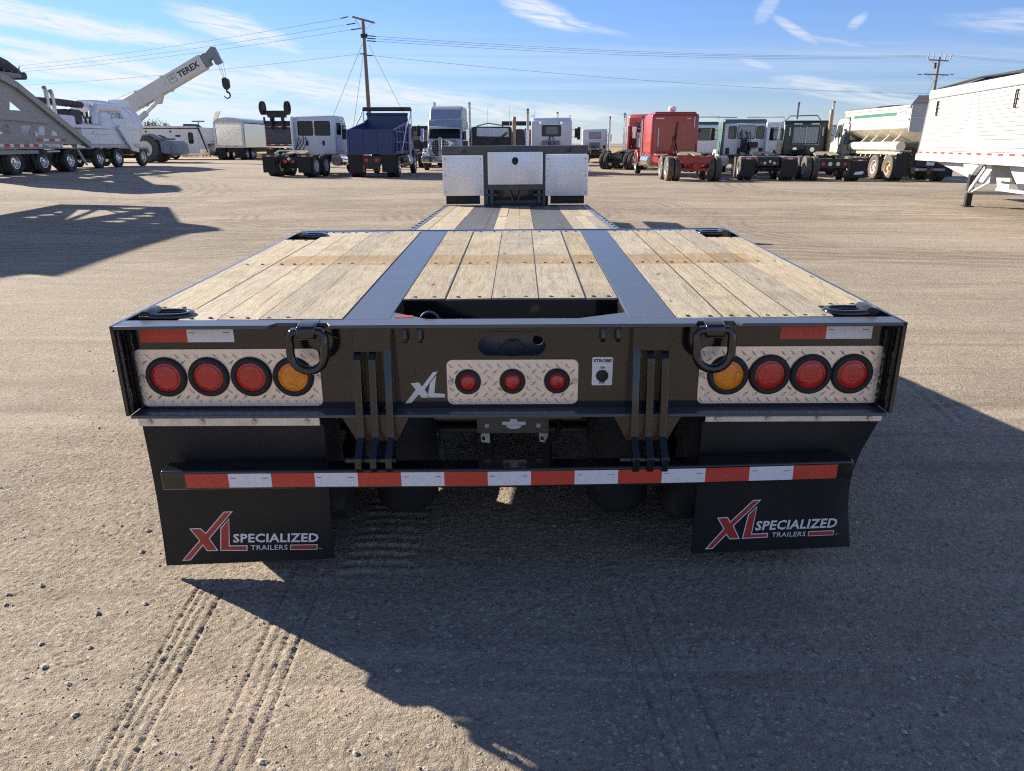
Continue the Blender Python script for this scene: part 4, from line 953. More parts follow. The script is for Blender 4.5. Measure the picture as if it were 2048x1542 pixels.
def hood_prof(y0, y1, z0=1.0, zc=1.75, zf=1.55): return [(y0, z0-.25), (y1-.10, z0-.30), (y1, z0), (y1-.03, zf-.12), (y1-.22, zf), (y0, zc)]
def tractor(label, loc, heading, paintm, cab0, cab1, hood1, roof=2.78, w=2.2, rims='alu', tail=.25, axles=(.75, 2.05), group=TRUCKS, frame=P_BLK, sides='plain', z0=.98, dusty=False, name='semi_tractor', tanks=True, fifth=1.45, steer=None, fmt=P_BLK):
    t = thing(name, label, 'truck', (loc[0], loc[1], float(gz(loc[0], loc[1]))), heading, group)
    chassis(t, hood1-.3, tail, frame)
    for y in axles:
        dual(t, y, 1.03, rim=rims, dusty=dusty); CY(t, 'axle', frame, (-.9, y, .5), (.9, y, .5), .11)
    sy = hood1 - 1.05 if steer is None else steer
    for s in (-1, 1): wheel(t, s*1.02, sy, side=s, rim='hole')
    if fifth: fifth_wheel(t, fifth, fmt)
    cab_body(t, [(cab0, z0), (cab1, z0-.1), (cab1, 1.75), (cab1-.42, roof-.25), (cab1-.62, roof), (cab0+.1, roof+.02), (cab0, roof-.1)], w, paintm)
    hp = PR(t, 'hood', paintm, hood_prof(cab1-.02, hood1), 'x', -.78, .78, .10, 3)
    for s in (-1, 1): PR(t, 'fender', paintm, [(sy-.78, .55), (sy-.62, .95), (sy-.3, 1.22), (sy+.3, 1.24), (sy+.62, 1.05), (sy+.80, .62), (sy+.66, .62), (sy+.45, .98), (sy, 1.10), (sy-.42, .98), (sy-.62, .55)], 'x', s*.74, s*1.16, .03)
    B(t, 'bumper', CHROME, -1.15, 1.15, hood1-.02, hood1+.12, .45, .85, .04)
    for s in (-1, 1): sidewin(t, [(cab1-1.02, 1.72), (cab1-.22, 1.72), (cab1-.46, 2.40), (cab1-1.02, 2.45)], s*w/2, s, GLASST)
    for s in (-1, 1): B(t, 'cab_step', ALU, s*.86-.24, s*.86+.24, cab1-.95, cab1-.1, .42, .62, .03)
    if tanks:
        for s in (-1, 1): fuel_tank(t, s, cab0+.25, cab1-1.05) if cab1-1.05 - cab0 > .6 else fuel_tank(t, s, cab0-.75, cab0+.40)
    return t

# --- white extended day cab tractor, left of centre
t = tractor('white day cab tractor with two rear windows, beside the navy dump truck', (-11.0, 34.3), 7, P_WHITE, 3.75, 5.75, 7.1, 2.86, 2.18, rims='white', fmt=P_GOLD)
yb = 3.75
window(t, -.89, -.13, 1.93, 2.58, yb); window(t, .01, .79, 1.93, 2.58, yb)
sidewin(t, [(3.95, 1.95), (4.55, 1.95), (4.55, 2.52), (3.95, 2.52)], 1.09, 1)
for x in (-.46, .42): B(t, 'cab_vent', INK, x-.06, x+.06, yb-.02, yb, 1.42, 1.66); CY(t, 'cab_latch', STEEL, (x-.16, yb-.02, 1.57), (x-.16, yb, 1.57), .05)
for a, q in ((-.95, -.05), (.05, .92)): PR(t, 'cab_panel_rib', P_WHITE, [(a+.25, 1.05), (a+.33, 1.02), (a+.55, 1.28), (a+.49, 1.32)], 'y', yb-.014, yb)
B(t, 'cab_fairing', P_WHITE, -1.14, -1.00, 3.35, 3.80, 1.0, 2.82, .05)
flap(t, -1.22, -.60, .02, .20, 1.02); flap(t, .52, 1.14, .02, .20, 1.02)
g = MB()
for s, x0, x1 in ((-1, -.62, -.36), (1, .36, .62)): g.bar((s*.36, .05, 1.20), (s*.60, .05, 1.06), .05, .08)
g.bar((-.36, .05, 1.20), (.36, .05, 1.20), .05, .06); g.build('tail_crossbar', P_WHITE, t)
round_lamps(t, [(-.18, .70), (.22, .70)], .22, .09); CY(t, 'work_lamp', WHITE, (.02, .21, .82), (.02, .16, .82), .07)
grime_cables(t, 3.75, -.95, -.5, 1.0, 1.9, 4, 3)
CY(t, 'exhaust_can', CHROME, (1.0, 4.1, .70), (1.0, 4.9, .70), .27)

# --- navy dump truck
t = thing('dump_truck', 'navy blue dump truck with tarp bar over its raised headboard', 'truck', (-7.0, 34.35, 0), 0.5, TRUCKS)
chassis(t, 7.9, .1)
for y in (.95,): dual(t, y, 1.02, rim='alu')
for s in (-1, 1): wheel(t, s*1.02, 6.3, side=s, rim='hole')
tg = B(t, 'tailgate', P_BLUE, -1.10, 1.08, -.06, .04, 1.08, 2.17, .015)
for x in (-1.05, -.42, .25, .98): B(t, 'tailgate_stake', P_BLUE, x-.05, x+.05, -.115, -.06, 1.10, 2.14, .012, parent=tg)
for z in (1.12, 1.44, 2.10): B(t, 'tailgate_rail', P_BLUE, -1.09, 1.07, -.105, -.06, z-.045, z+.045, .012, parent=tg)
B(t, 'dump_floor', P_BLUE, -1.02, 1.02, .05, 4.6, 1.06, 1.14)
for s in (-1, 1):
    sd = PR(t, 'dump_side', P_BLUE, [(.05, 1.1), (4.6, 1.1), (4.6, 2.75), (3.6, 2.55), (.05, 2.16)], 'x', s*1.04, s*1.10)
    for y in (.35, 1.25, 2.15, 3.05, 3.95): B(t, 'side_stake', P_BLUE, min(s*1.10, s*1.17), max(s*1.10, s*1.17), y-.06, y+.06, 1.12, 2.10 + y*.10, .012, parent=sd)
    for z in (1.16, 1.60, 2.08): B(t, 'side_rail', P_BLUE, min(s*1.10, s*1.16), max(s*1.10, s*1.16), .08, 4.5, z-.04, z+.04, .01, parent=sd)
B(t, 'headboard', P_BLUE, -1.06, 1.06, 4.6, 4.68, 1.1, 3.02, .02)
B(t, 'headboard_lip', P_BLUE, -1.08, 1.08, 4.5, 4.72, 2.94, 3.06, .03)
CY(t, 'tarp_roller', P_TARP, (-1.22, 4.55, 3.24), (1.22, 4.55, 3.24), .10)
B(t, 'tarp_housing', P_TARP, -1.24, 1.24, 4.45, 4.75, 3.18, 3.34, .03)
for s in (-1, 1): TU(t, 'tarp_arm', ALU, [(s*1.28, 4.55, 3.24), (s*1.29, 4.2, 2.9), (s*1.28, 2.6, 2.3), (s*1.26, .9, 1.1)], .03); TU(t, 'rack_post', STEEL, [(s*1.24, 4.6, 2.3), (s*1.24, 4.6, 3.2)], .03)
PR(t, 'tarp_arm_cover', WHITE, [(1.18, .62), (1.26, .62), (1.28, 2.35), (1.20, 2.35)], 'y', 4.1, 4.14)
flap(t, -1.12, -.42, .02, .24, 1.04, tape=False); flap(t, .46, 1.14, .02, .24, 1.04, tape=False)
PR(t, 'hitch_plate', P_BLK, [(-.50, 1.0), (.48, 1.0), (.46, .62), (.20, .40), (-.20, .40), (-.48, .62)], 'y', -.02, .03, .01); round_lamps(t, [(-.26, .80), (.24, .80)], -.02, .10)
g = MB(); g.box(-.4, .4, .0, .05, .30, .34); g.build('tail_step', P_REDF, t)
cab_body(t, [(5.0, 1.0), (6.5, .95), (6.5, 1.7), (6.15, 2.55), (5.1, 2.6)], 2.1, P_BLUE)
PR(t, 'hood', P_BLUE, hood_prof(6.4, 7.9, 1.0, 1.75, 1.6), 'x', -.8, .8, .1, 3)
for s in (-1, 1): PR(t, 'fender', P_BLUE, [(5.5, .55), (5.66, .95), (6.0, 1.24), (6.6, 1.26), (6.95, 1.05), (7.1, .62), (6.95, .62), (6.7, 1.0), (6.3, 1.12), (5.88, .98), (5.7, .55)], 'x', s*.74, s*1.18, .03)
for s in (-1, 1): mirror(t, s, 1.30, 6.2, 2.2)
fuel_tank(t, 1, 3.7, 4.9, ALU); CY(t, 'air_reservoir', P_BLK, (1.0, 2.2, .75), (1.0, 3.2, .75), .14)

# --- silver conventional sleeper tractor facing the camera
t = tractor('silver sleeper tractor with big chrome grille facing the camera between two stacks', (-4.6, 50.9), 181.5, P_SILV, 0.4, 4.55, 6.55, 2.95, 2.15, rims='alu', axles=(-1.9, -3.2), tail=-4.0, fifth=0, tanks=False)
B(t, 'sleeper_roof', P_SILV, -1.02, 1.02, .45, 3.2, 2.85, 3.78, .14, 3)
PR(t, 'roof_fairing', P_SILV, [(3.0, 2.80), (3.95, 2.92), (3.55, 3.50), (3.15, 3.76), (3.0, 3.76)], 'x', -1.0, 1.0, .08, 3)
g = MB(); g.prism([(-.97, 1.85), (.97, 1.85), (.90, 2.46), (-.90, 2.46)], 'y', 0, .02)
g.v = [(p[0], 4.60 - (p[2]-1.75)*.52 + p[1], p[2]) for p in g.v]; g.build('windscreen', GLASSD, t)
PR(t, 'sun_visor', P_SILV, [(4.18, 2.46), (4.62, 2.40), (4.60, 2.50), (4.16, 2.60)], 'x', -.98, .98, .02)
gr = [(-.20, .62), (.20, .62), (.56, 1.05), (.62, 1.62), (.30, 1.80), (0, 1.86), (-.30, 1.80), (-.62, 1.62), (-.56, 1.05)]
PR(t, 'grille_recess', INK, [(x*.94, z) for x, z in gr], 'y', 6.56, 6.60)
g = MB(); g.prism(gr, 'y', 6.56, 6.68, [inset(gr, .055)]); gg = g.build('grille_surround', CHROME, t, bevel=.01)
g = MB()
for k in range(-4, 5):
    if k: g.box(k*.125-.012, k*.125+.012, 6.60, 6.65, .80 + abs(k)*.06, 1.78 - abs(k)*.035)
for k in range(8): z = .82 + k*.125; hwid = min(.58, .22 + (z-.62)*.8); g.box(-hwid, hwid, 6.60, 6.645, z-.011, z+.011)
g.build('grille_bars', CHROME, gg); PR(gg, 'grille_spine', CHROME, [(-.05, .62), (.05, .62), (.10, 1.82), (0, 1.94), (-.10, 1.82)], 'y', 6.62, 6.72, .02)
for s in (-1, 1):
    g = MB(); g.sphere((s*.92, 6.40, 1.12), .20, 14, 8, (1, .5, 1)); g.build('headlamp', CHROME, t, smooth=60)
    stack(t, s*1.16, .20, .9, 4.15, .09, STEEL, bend=-.4); mirror(t, s, 1.32, 4.4, 2.05, CHROME, .75)

# --- red tractors
t = tractor('red sleeper tractor with flat top sleeper and bare red frame', (7.45, 30.9), -.5, P_RED, 4.9, 8.6, 10.3, 2.75, 2.15, rims='hole', frame=P_REDF, axles=(.62, 1.97), tail=.15, fifth=1.55, fmt=P_GOLD, dusty=True, tanks=False)
B(t, 'sleeper', P_RED, -1.14, 1.14, 4.85, 7.1, 1.02, 2.90, .12, 3)
PR(t, 'sleeper_cap', P_RED, [(-1.10, 2.70), (1.10, 2.70), (.98, 2.99), (-.98, 2.99)], 'y', 4.90, 7.0, .07, 3)
for x in (-.80, .90): B(t, 'grab_rail', STEEL, x-.02, x+.02, 4.80, 4.84, 1.4 if x < 0 else 2.3, 2.25 if x < 0 else 2.75)
for x0, x1 in ((-.95, -.55), (.55, .72)): B(t, 'marker_strip', WHITE, x0, x1, 4.83, 4.85, 2.66, 2.71)
TU(t, 'air_hose', INK, [(.10, 4.84, 2.55), (.04, 4.72, 2.05), (.0, 4.60, 1.6), (-.10, 4.2, 1.10)], .030); TU(t, 'air_hose', INK, [(.12, 4.82, 1.95), (-.06, 4.62, 1.85), (.05, 4.4, 1.3), (0, 4.0, 1.08)], .028)
for x in (-.7, .7): B(t, 'quarter_fender', ALU, x-.30, x+.30, 4.25, 4.75, 1.0, 1.08, .02)
B(t, 'tail_crossmember', P_REDF, -.62, .62, .10, .18, .72, 1.02, .01); B(t, 'tail_lower_bar', P_REDF, -.80, .80, .16, .24, .42, .52, .01)
CY(t, 'pintle_hitch', P_REDF, (0, .16, .62), (0, .02, .62), .13)
for s in (-1, 1): PR(t, 'tail_bracket', P_REDF, [(s*.38, .98), (s*.78, 1.10), (s*.80, .98), (s*.44, .70)], 'y', .14, .20)
g = MB(); g.lathe([(.14, 2.98), (.14, 3.05), (.20, 3.08), (.20, 3.22), (.12, 3.28), (1e-5, 3.29)], 16, 'z', (.02, 6.0, 0)); g.build('roof_vent', P_WHITE, t, smooth=40)
for s in (-1, 1): fuel_tank(t, s, 5.1, 7.2, CHROME, .72, .33)
for s in (-1, 1): stack(t, s*1.18, 7.35, .9, 2.85, .08, guard=False); CY(t, 'air_cleaner', CHROME, (s*1.02, 8.75, 1.35), (s*1.02, 8.75, 2.1), .19); mirror(t, s, 1.32, 8.4, 2.1, CHROME, .6)
t = tractor('red high roof sleeper tractor parked behind the flat top red one', (5.8, 46.2), 38, P_RED, 3.2, 7.0, 8.6, 2.8, 2.15, rims='alu', axles=(.5, 1.85), tail=.1, tanks=False)
B(t, 'sleeper', P_RED, -1.12, 1.12, 3.2, 5.7, 1.0, 3.35, .22, 3)
for s in (-1, 1): fuel_tank(t, s, 3.3, 5.0, CHROME, .72, .34); stack(t, s*1.16, 3.05, .9, 3.4, .09)
CY(t, 'roof_horn', STEEL, (.5, 6.2, 2.85), (.5, 5.5, 2.9), .05); CY(t, 'roof_vent', P_BLK, (.1, 5.0, 3.33), (.1, 5.0, 3.5), .16)

# --- white cab with green roof, dark green cab
t = tractor('dusty white day cab tractor with green roof and three rear windows', (10.75, 31.6), 5.5, P_WHITE, 6.2, 7.9, 9.4, 2.52, 2.2, rims='hole', axles=(.70, 2.05), fifth=1.5, dusty=True)
cab_body(t, [(6.28, 2.46), (7.3, 2.46), (7.2, 2.68), (6.9, 2.74), (6.4, 2.72), (6.28, 2.66)], 2.1, P_TEALD, 'roof', .08)
window(t, -.80, -.46, 1.80, 2.36, 6.2, GLASST); window(t, -.36, .48, 1.80, 2.38, 6.2, GLASSL); window(t, .57, .90, 1.80, 2.36, 6.2, GLASST)
for x in (-.82, -.25, .20, .82): B(t, 'cab_vent', INK, x-.09, x+.09, 6.17, 6.2, 1.02, 1.34)
B(t, 'cab_side_trim', P_TEALD, -1.16, -1.02, 6.15, 7.6, 1.0, 2.6, .04); B(t, 'cab_side_fairing', P_WHITE, .98, 1.16, 5.95, 6.5, 1.0, 2.55, .04)
B(t, 'valve_block', INK, -.15, .10, 5.95, 6.15, 1.15, 1.75, .03); B(t, 'battery_box', P_BLK, .15, .62, 5.9, 6.15, 1.35, 1.62, .03); grime_cables(t, 6.2, -.3, .3, 1.0, 2.3, 5, 6)
for s in (-1, 1): mirror(t, s, 1.30, 7.7, 2.0, P_BLK, .6)
flap(t, -1.18, -.56, .02, .18, .98, barmt=WHTTAPE); flap(t, .58, 1.20, .02, .18, .98, barmt=WHTTAPE)
B(t, 'tail_plate', P_BLK, -.46, .46, .20, .26, .62, .98); round_lamps(t, [(-.30, .72), (.40, .72)], .19, .05); round_lamps(t, [(-.14, .73), (.26, .73), (.08, .80)], .19, .06, WHITE)
B(t, 'step_plate', P_STONEG, -.5, .5, .3, .9, .98, 1.02)
TU(t, 'headache_rack', STEEL, [(-1.45, 6.6, 2.74), (-1.4, 6.6, 2.82), (-.4, 6.6, 2.80), (-.4, 6.6, 2.7)], .025)
t = tractor('dark green day cab tractor with mesh window guard and silver stack', (13.45, 31.2), 7, P_GREEN, 6.0, 7.7, 9.3, 2.62, 2.15, rims='white', axles=(.65, 2.0), fifth=1.9, fmt=P_GOLD, dusty=True)
w = window(t, -.58, .60, 1.56, 2.32, 6.0, GLASSL)
g = MB(); g.tube([(-.62, 5.90, 1.48), (.64, 5.90, 1.48), (.64, 5.90, 2.36), (-.62, 5.90, 2.36)], .022, 6, True); g.bar((0, 5.9, 1.48), (0, 5.9, 2.36), .02, .02)
for k in range(1, 8): g.bar((-.62 + k*.158, 5.9, 1.48), (-.62 + k*.158, 5.9, 2.36), .006, .006)
g.build('window_guard', STEEL, t)
for x in (-.78, .80): B(t, 'marker_strip', WHITE, x-.03, x+.03, 5.97, 6.0, 1.9, 2.3)
for x in (-.42, .40): B(t, 'marker_strip', WHITE, x-.20, x+.20, 5.97, 6.0, 2.44, 2.50)
for x in (-.48, .36): CY(t, 'work_lamp', CHROME, (x, 6.0, 1.26), (x, 5.92, 1.26), .11)
grime_cables(t, 6.0, -.5, .1, 1.0, 1.45, 6, 9)
g = MB(); g.tube([(-1.0, 6.4, 2.6), (-.75, 6.4, 2.86), (.55, 6.4, 2.88), (.72, 6.4, 2.65)], .03, 6); g.build('roof_rack', P_STONEG, t, smooth=60)
TU(t, 'grab_rail', STEEL, [(-1.12, 5.98, 1.15), (-1.12, 5.9, 1.3), (-1.05, 5.9, 2.35), (-1.05, 5.98, 2.45)], .03)
stack(t, 1.06, 5.75, .95, 3.08, .10, P_GOLD, bend=-1.2, guard=False); stack(t, -.10, 7.9, 1.8, 3.55, .06, P_STONEG)
flap(t, .70, 1.32, .02, .15, .92); PR(t, 'flap_emblem', WHITE, [(.86, .38), (1.16, .42), (1.22, .36), (1.12, .28), (.80, .27)], 'y', .005, .018)
B(t, 'tail_plate', P_BLK, -.60, .60, .20, .28, .55, .92); round_lamps(t, [(-.46, .70), (.46, .70)], .20, .08); round_lamps(t, [(-.16, .70), (.16, .70)], .20, .085, WHITE)
for s in (-1, 1): mirror(t, s, 1.28, 7.5, 2.0, P_BLK, .6)

# --- trucks glimpsed between the front row
t = tractor('white and teal day cab truck squeezed behind the green roofed tractor', (10.6, 43.6), 6, P_WHITE, 1.2, 2.9, 4.4, 2.62, 2.15, axles=(-1.2,), tail=-1.9, fifth=0, tanks=False)
window(t, -.75, .75, 1.75, 2.4, 1.2); cab_body(t, [(1.25, 2.55), (2.3, 2.55), (2.2, 2.80), (1.35, 2.78)], 2.0, P_TEAL, 'roof', .05); TU(t, 'roof_rack', STEEL, [(-1.05, 1.6, 2.8), (-1.05, 1.6, 3.05), (1.05, 1.6, 3.05), (1.05, 1.6, 2.8)], .03)
for s in (-1, 1): mirror(t, s, 1.25, 2.7, 2.0, CHROME, .6)
t = tractor('pale cab truck glimpsed between the green roofed and dark green tractors', (14.0, 42.5), 8, P_WHITE, 1.2, 2.9, 4.6, 2.7, 2.15, axles=(-1.2,), tail=-1.9, fifth=0, tanks=False)
window(t, -.75, .75, 1.75, 2.4, 1.2, GLASSL); TU(t, 'roof_rack', STEEL, [(-1.05, 1.6, 2.7), (-1.05, 1.6, 3.0), (1.05, 1.6, 3.0), (1.05, 1.6, 2.7)], .03)
for s in (-1, 1): mirror(t, s, 1.25, 2.7, 2.0, P_BLK, .6)
t = thing('box_trailer', 'white ribbed trailer with black end behind the dark green tractor', 'trailer', (18.55, 45.5, 0), 12, None)
bx = B(t, 'box', P_WTRAIL, -1.25, 1.25, 0, 9, .95, 2.62)
for k in range(9): B(t, 'side_panel', P_WTRAIL, -1.285, -1.25, .05 + k, .97 + k, 1.0, 2.58, parent=bx)
for k in range(6): B(t, 'end_panel', P_WTRAIL, -.40, 1.22, -.03, 0, 1.0 + k*.265, 1.25 + k*.265, parent=bx)
B(t, 'black_end_panel', INK, -1.25, -.44, -.035, 0, .98, 2.6, parent=bx)
for y in (1.2, 2.5): dual(t, y, 1.02, rim='alu')
t = tractor('two tall stacks truck hidden behind the cream spreader cab', (20.6, 47.0), 8, P_NAVYB, 1.2, 2.9, 4.6, 2.3, 2.1, axles=(-1.2,), tail=-1.9, fifth=0, tanks=False)
stack(t, -1.1, 1.0, .9, 4.05, .075, STEEL)

# --- white day cabs straight ahead
t = tractor('white day cab tractor with dark rear window right behind the gooseneck', (1.55, 36.6), 1.5, P_WHITE, 3.7, 5.3, 6.9, 2.72, 2.2, rims='alu')
cab_body(t, [(3.75, 2.60), (4.9, 2.60), (4.8, 2.86), (3.9, 2.88)], 2.12, P_WHITE, 'roof', .1); w = window(t, -.50, .48, 1.94, 2.46, 3.7, GLASSD); B(t, 'seat_backs', P_STONEG, -.30, .34, 3.68, 3.69, 2.02, 2.40, .03, parent=w)
for x in (-.62, .52): CY(t, 'work_lamp', CHROME, (x, 3.7, 2.60), (x, 3.6, 2.60), .08)
for x in (-.86, .80): CY(t, 'cab_mount', STEEL, (x, 3.70, 1.80), (x, 3.67, 1.80), .025)
B(t, 'valve_box', P_STONEG, -.52, .46, 3.45, 3.68, 1.2, 1.70, .03); grime_cables(t, 3.68, -.15, .1, 1.1, 2.0, 3, 12)
stack(t, -1.28, 3.5, .9, 3.28, .075, STEEL); stack(t, .35, 6.0, 2.0, 3.22, .06, STEEL, guard=False)
for s in (-1, 1): mirror(t, s, 1.30, 5.1, 2.1, P_BLK, .5)
B(t, 'fender_mirror', P_BLK, 1.45, 1.62, 5.1, 5.2, 1.75, 2.42, .03); TU(t, 'aerial', STEEL, [(-.92, 4.6, 2.7), (-.92, 4.6, 3.55)], .014, 5)
for s in (-1, 1): CY(t, 'air_horn', CHROME, (s*1.02, 4.3, 2.98), (s*1.02, 4.8, 2.98), .07)
t = tractor('small white day cab tractor farthest away beside the golden field', (6.3, 63.0), 2, P_WHITE, 3.7, 5.3, 6.9, 2.75, 2.15, rims='alu')
window(t, -.46, .50, 1.98, 2.50, 3.7, GLASSL); B(t, 'toolbox', P_STONEG, -.48, .45, 3.4, 3.68, 1.25, 1.65, .02); B(t, 'cab_vent', INK, .75, .92, 3.66, 3.7, 1.15, 1.42)
stack(t, 1.24, 3.5, .9, 3.75, .085, STEEL); mirror(t, 1, 1.35, 5.1, 2.05, P_BLK, .6); grime_cables(t, 3.68, -.15, .1, 1.1, 1.6, 3, 15)
for s in (-1, 1): flap(t, *sorted((s*.55, s*1.18)), .02, .2, .95)

# --- dark things behind the gooseneck
t = thing('dump_truck', 'dark navy dump body beside the silver tractor mirror', 'truck', (-3.55, 52.6, 0), 0, TRUCKS)
B(t, 'dump_body', P_NAVYB, -1.10, 1.10, 0, 4.6, 1.0, 2.45, .03); B(t, 'tailgate', P_BLUE, -1.02, 1.02, -.05, 0, 1.15, 2.25, .02); B(t, 'reflective_tape', REDTAPE, -.95, .95, -.06, -.05, 1.02, 1.08); B(t, 'body_lip', P_BLUE, -.1, .35, -.07, -.05, 2.12, 2.20)
CY(t, 'tarp_roller', P_TARP, (-1.0, 4.4, 2.6), (1.0, 4.4, 2.6), .12); TU(t, 'aerial', STEEL, [(1.0, 5.0, 2.4), (1.0, 5.0, 4.1)], .015, 5)
for y in (.9, 2.2): dual(t, y, 1.0, rim='alu')
t = thing('roll_off_truck', 'black truck body with pale tarp panel just above the gooseneck', 'truck', (-1.75, 46.6, 0), 0, TRUCKS)
B(t, 'body', P_BLK, -1.22, 1.12, 0, 4.4, .95, 2.55, .04); PR(t, 'tarp_panel', paint('pale_canvas', (.55, .60, .66), .6, dirt=.25), [(-1.0, 1.98), (1.02, 1.95), (.95, 2.45), (-.98, 2.48)], 'y', -.03, 0); TU(t, 'boom_hose', INK, [(-.1, -.1, 1.2), (.35, -.2, 1.75), (.9, -.1, 2.2)], .05); TU(t, 'roof_bar', STEEL, [(-1.0, .2, 2.58), (-.3, .2, 2.75), (.6, .2, 2.62)], .04)
for y in (.9, 2.2): dual(t, y, 1.0, rim='alu')
TU(t, 'aerial', STEEL, [(.98, 3, 2.5), (.98, 3, 3.9)], .014, 5)
stack(t, 1.32, -.3, .7, 3.05, .13, P_GOLD, bend=-1, guard=False); B(t, 'stack_shield', INK, 1.45, 1.85, -.2, .2, .9, 2.4, .03)
t = thing('dump_truck', 'bright blue dump body with black tarp roll, glimpsed left of the white day cab', 'truck', (-.35, 56.5, 0), 2, TRUCKS)
B(t, 'dump_body', P_BLUE, -.65, 1.35, 0, 4.5, 1.0, 2.55, .02); CY(t, 'tarp_roller', P_TARP, (-1.1, .2, 2.98), (2.4, .2, 2.98), .16); TU(t, 'tarp_post', P_BLK, [(-1.05, .2, .9), (-1.05, .2, 3.0)], .06); dual(t, .9, .9)
PR(t, 'louvre_panel', WHITE, [(1.5, 1.1), (2.3, 1.1), (2.3, 2.7), (1.5, 2.7)], 'y', -.05, 0)
for k in range(8): B(t, 'louvre_slat', STEEL, 1.55, 2.25, -.09, -.05, 1.2 + k*.18, 1.27 + k*.18)
t = tractor('black tractor partly hidden between the navy dump truck and the silver tractor', (-7.4, 53.5), 3, P_BLK, 1.2, 3.0, 4.6, 2.75, 2.15, axles=(-1.2, -2.5), tail=-3.2, fifth=-1.6)
window(t, -.7, .7, 1.8, 2.4, 1.2); mirror(t, 1, 1.30, 2.8, 2.1, CHROME, .7); stack(t, 1.15, 1.0, .9, 3.0, .08); B(t, 'tail_light_bar', REDTAPE, -.9, .9, -3.25, -3.2, .9, .96)

# --- silver grain trailer and dark dump with flipped up axle
t = thing('grain_trailer', 'polished silver hopper grain trailer with bowed grey tarp, back end to camera', 'trailer', (-25.2, 65.5, float(gz(-25.2, 65.5))), 2)
sh_ = B(t, 'body', P_STAIN, -1.28, 1.28, .05, 10, 1.0, 3.0, .02); B(t, 'end_panel', ALU, -1.14, 1.14, -.02, .05, 1.06, 2.92, .02)
for s in (-1, 1): B(t, 'corner_post', P_WHITE, s*1.22-.07, s*1.22+.07, -.05, .06, 1.0, 3.02)
B(t, 'end_rail', P_WHITE, -1.28, 1.28, -.06, .06, 1.0, 1.10); B(t, 'top_rail', P_WHITE, -1.3, 1.3, -.05, .06, 2.96, 3.06)
for k in range(6): B(t, 'reflective_tape', REDTAPE if k % 2 == 0 else WHTTAPE, -1.1 + k*.37, -.75 + k*.37, -.07, -.06, 1.12, 1.18)
PR(t, 'bowed_tarp', P_SILV, [(-1.3, 3.06)] + [(1.3*math.cos(math.pi - math.pi*k/10), 3.06 + .42*math.sin(math.pi*k/10)) for k in range(1, 10)] + [(1.3, 3.06)], 'y', -.02, 10)
for y in (.8, 2.1): dual(t, y, 1.02, rim='alu')
flap(t, -1.22, -.45, -.02, .15, .98, tape=False); flap(t, .40, 1.22, -.02, .15, .98, tape=False)
B(t, 'underframe', P_BLK, -.4, .4, .2, 9, .6, 1.0)
for s in (-1, 1): PR(t, 'ladder_rail', STEEL, [(1.3 + s*.02 - .02, 1.1), (1.3 + s*.02, 1.1), (1.34 + s*.02, 3.0), (1.32 + s*.02, 3.0)], 'y', .1 + s*.0, .14)
t = thing('dump_truck', 'dark dump truck with its booster axle wheels folded up on top', 'truck', (-19.3, 60.4, float(gz(-19.3, 60.4))), 4, TRUCKS)
B(t, 'dump_body', P_NAVYB, -1.16, 1.16, .05, 5.5, 1.15, 3.05, .02); tg = B(t, 'tailgate', P_NAVYB, -1.10, 1.10, -.05, .05, 1.2, 2.85, .02)
B(t, 'tailgate_panel', paint('dark_slate_panel', (.045, .050, .075), .4, dirt=.2), -.98, .98, -.08, -.05, 1.40, 2.45, .02)
for k in range(6): B(t, 'reflective_tape', REDTAPE if k % 2 == 0 else WHTTAPE, -1.05 + k*.35, -.72 + k*.35, -.06, -.05, 1.22, 1.28, parent=tg); B(t, 'reflective_tape', REDTAPE if k % 2 == 0 else WHTTAPE, -1.05 + k*.35, -.72 + k*.35, -.06, -.05, 2.58, 2.64, parent=tg)
for s in (-1, 1):
    B(t, 'reflective_tape', REDTAPE, s*1.05-.03, s*1.05+.03, -.06, -.05, 1.4, 2.4, parent=tg); B(t, 'lift_arm', P_BLK, s*.45-.08, s*.45+.08, -.3, .1, 2.4, 3.4, .02); B(t, 'rack_post', P_BLK, s*1.12-.06, s*1.12+.06, 0, .12, 2.8, 3.35)
    wheel(t, s*1.0 - .05, -.25, side=s, rim='black', z=4.0)
CY(t, 'booster_axle', P_BLK, (-.95, -.2, 3.65), (.95, -.2, 3.65), .16); B(t, 'booster_frame', P_BLK, -.7, .7, -.35, .2, 3.3, 3.62, .03); CY(t, 'lift_ram', P_BLK, (-.3, -.1, 2.9), (-.3, -.1, 3.5), .09)
for y in (.9, 2.2): dual(t, y, 1.02, rim='alu')
flap(t, -1.15, -.5, -.02, .2, 1.0); flap(t, .5, 1.15, -.02, .2, 1.0)
chassis(t, 7.0, .1)
cab_body(t, [(5.9, 1.0), (7.5, .95), (7.5, 1.7), (7.1, 2.6), (6.0, 2.65)], 2.1, P_BLK)
for s in (-1, 1): wheel(t, s*1.02, 7.3, side=s, rim='alu')

